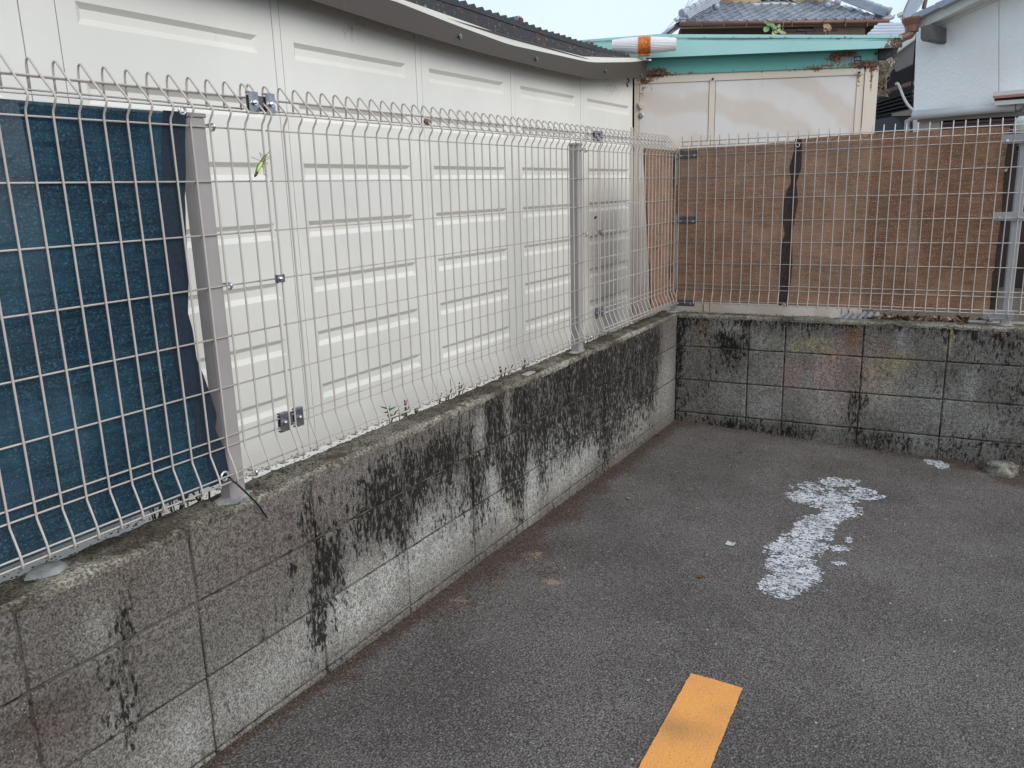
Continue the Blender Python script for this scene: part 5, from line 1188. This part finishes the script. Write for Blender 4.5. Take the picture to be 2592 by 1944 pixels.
# satellite dish and its small head
dp = Plane(tuple((CAM + ray(2320, 20) * 7.9)[:2]), radians(35))
dish = thing('satellite_dish', dp.at(2318, 30), 'white satellite dish seen edge on above the verge of the white house', 'satellite dish')
bm = BM(); cD = dp.at(2332, 2, 0); ax_ = Vector((-.80, -.45, .40)).normalized(); aa = ax_.cross(Vector((0, 0, 1))).normalized(); bb = ax_.cross(aa); rings = []
for i in range(7):
    r_ = .21 * i / 6; rings.append([bm.verts.new(cD + aa * r_ * cos(2 * pi * k / 28) + bb * r_ * 1.1 * sin(2 * pi * k / 28) + ax_ * (r_ * r_ * 1.2)) for k in range(28)] if i else [bm.verts.new(cD)])
for i in range(6):
    for k in range(28):
        if i == 0: bm.faces.new([rings[0][0], rings[1][k], rings[1][(k + 1) % 28]])
        else: bm.faces.new([rings[i][k], rings[i][(k + 1) % 28], rings[i + 1][(k + 1) % 28], rings[i + 1][k]])
bmesh.ops.solidify(bm, geom=bm.faces[:], thickness=.006); build('reflector', bm, paint('dish_white', (.68, .70, .74), .4, var=.05, sc=5), dish, smooth=True)
bm = BM(); tube(bm, smoothpath([dp.at(2282, 39), dp.at(2292, 47), dp.at(2303, 58)], 3), .009, 6); build('arm', bm, M_wwood, dish, smooth=True)
bm = BM(); box(bm, dp.at(2279, 37), (.055, .05, .04), Matrix.Rotation(-.4, 3, 'Y'), .008); build('receiver_head', bm, M_wwood, dish)
bm = BM(); tube(bm, smoothpath([dp.at(2279, 41), dp.at(2281, 50), dp.at(2289, 58), dp.at(2300, 58)], 4), .004, 5); build('lead', bm, M_wwood, dish, smooth=True)
bm = BM(); tube(bm, [dp.at(2345, -10, .05), dp.at(2338, 22, .05)], .02, 8); build('mount', bm, M_gutter, dish)
# bird nest like tangle of dry vines
bm = BM()
for k in range(46):
    c = Vector((random.gauss(2234, 9), random.gauss(170, 11), 0)); a = [(c.x + random.gauss(0, 9), c.y + random.gauss(0, 9)) for _ in range(4)]
    tube(bm, smoothpath([gapP.at(u, w, -.3 + random.uniform(-.12, .12)) for u, w in a], 3), .0035, 4)
for k in range(26):
    c = (random.gauss(2234, 8), random.gauss(216, 8)); a = [(c[0] + random.gauss(0, 7), c[1] + random.gauss(0, 7)) for _ in range(3)]
    tube(bm, smoothpath([gapP.at(u, w, -.15 + random.uniform(-.05, .05)) for u, w in a], 3), .003, 4)
tube(bm, smoothpath([gapP.at(u, w, -.2) for u, w in ((2240, 190), (2243, 205), (2242, 224))], 3), .006, 5)
tag(build('dry_vine', bm, paint('straw_vine', (.40, .31, .20), .8, var=.4, sc=20)), 'tangle of straw coloured dry vines in the gap beside the teal shed', 'vine', kind='stuff')
bm = BM(); P = gapP.at(2236, 168, -.1); bmesh.ops.create_icosphere(bm, subdivisions=3, radius=1)
for v in bm.verts:
    n_ = v.co.normalized(); k = 1 + .35 * N3(n_.x * 2, n_.y * 2, n_.z * 2); v.co = P + Vector((n_.x * .085 * k, n_.y * .08 * k, n_.z * .11 * k))
tag(build('vine_clump', bm, paint('pinkish_nest', (.42, .34, .29), .9, var=.6, sc=30)), 'pale clump of matted dry vine under the corner of the teal roof', 'vine')
# faint twigs and a clear plastic cap at the right edge above the end post
bm = BM(); P = FR.at(2588, 318, .16); tube(bm, [P + Vector((0, 0, -.07)), P + Vector((0, 0, .02)), P + Vector((0, 0, .045))], [.038, .036, .02], 14)
tag(build('jug', bm, paint('cloudy_plastic', (.48, .50, .46), .3, var=.3, sc=30), smooth=True), 'cloudy plastic jug top behind the right end post', 'jug')
# overhead wires in front of the sky
for lab, a_, b_ in (('thin overhead wire crossing the sky left of the tiled roof', (1655, 110), (1790, -40)), ('second thin overhead wire just right of the first in the sky', (1700, 80), (1745, 0))):
    bm = BM(); tube(bm, [HP_.at(a_[0], a_[1], 3), HP_.at(b_[0], b_[1], 3)], .008, 4); tag(build('overhead_wire', bm, paint('wire_grey', (.25, .26, .27), .6, var=.1, sc=2)), lab, 'wire')
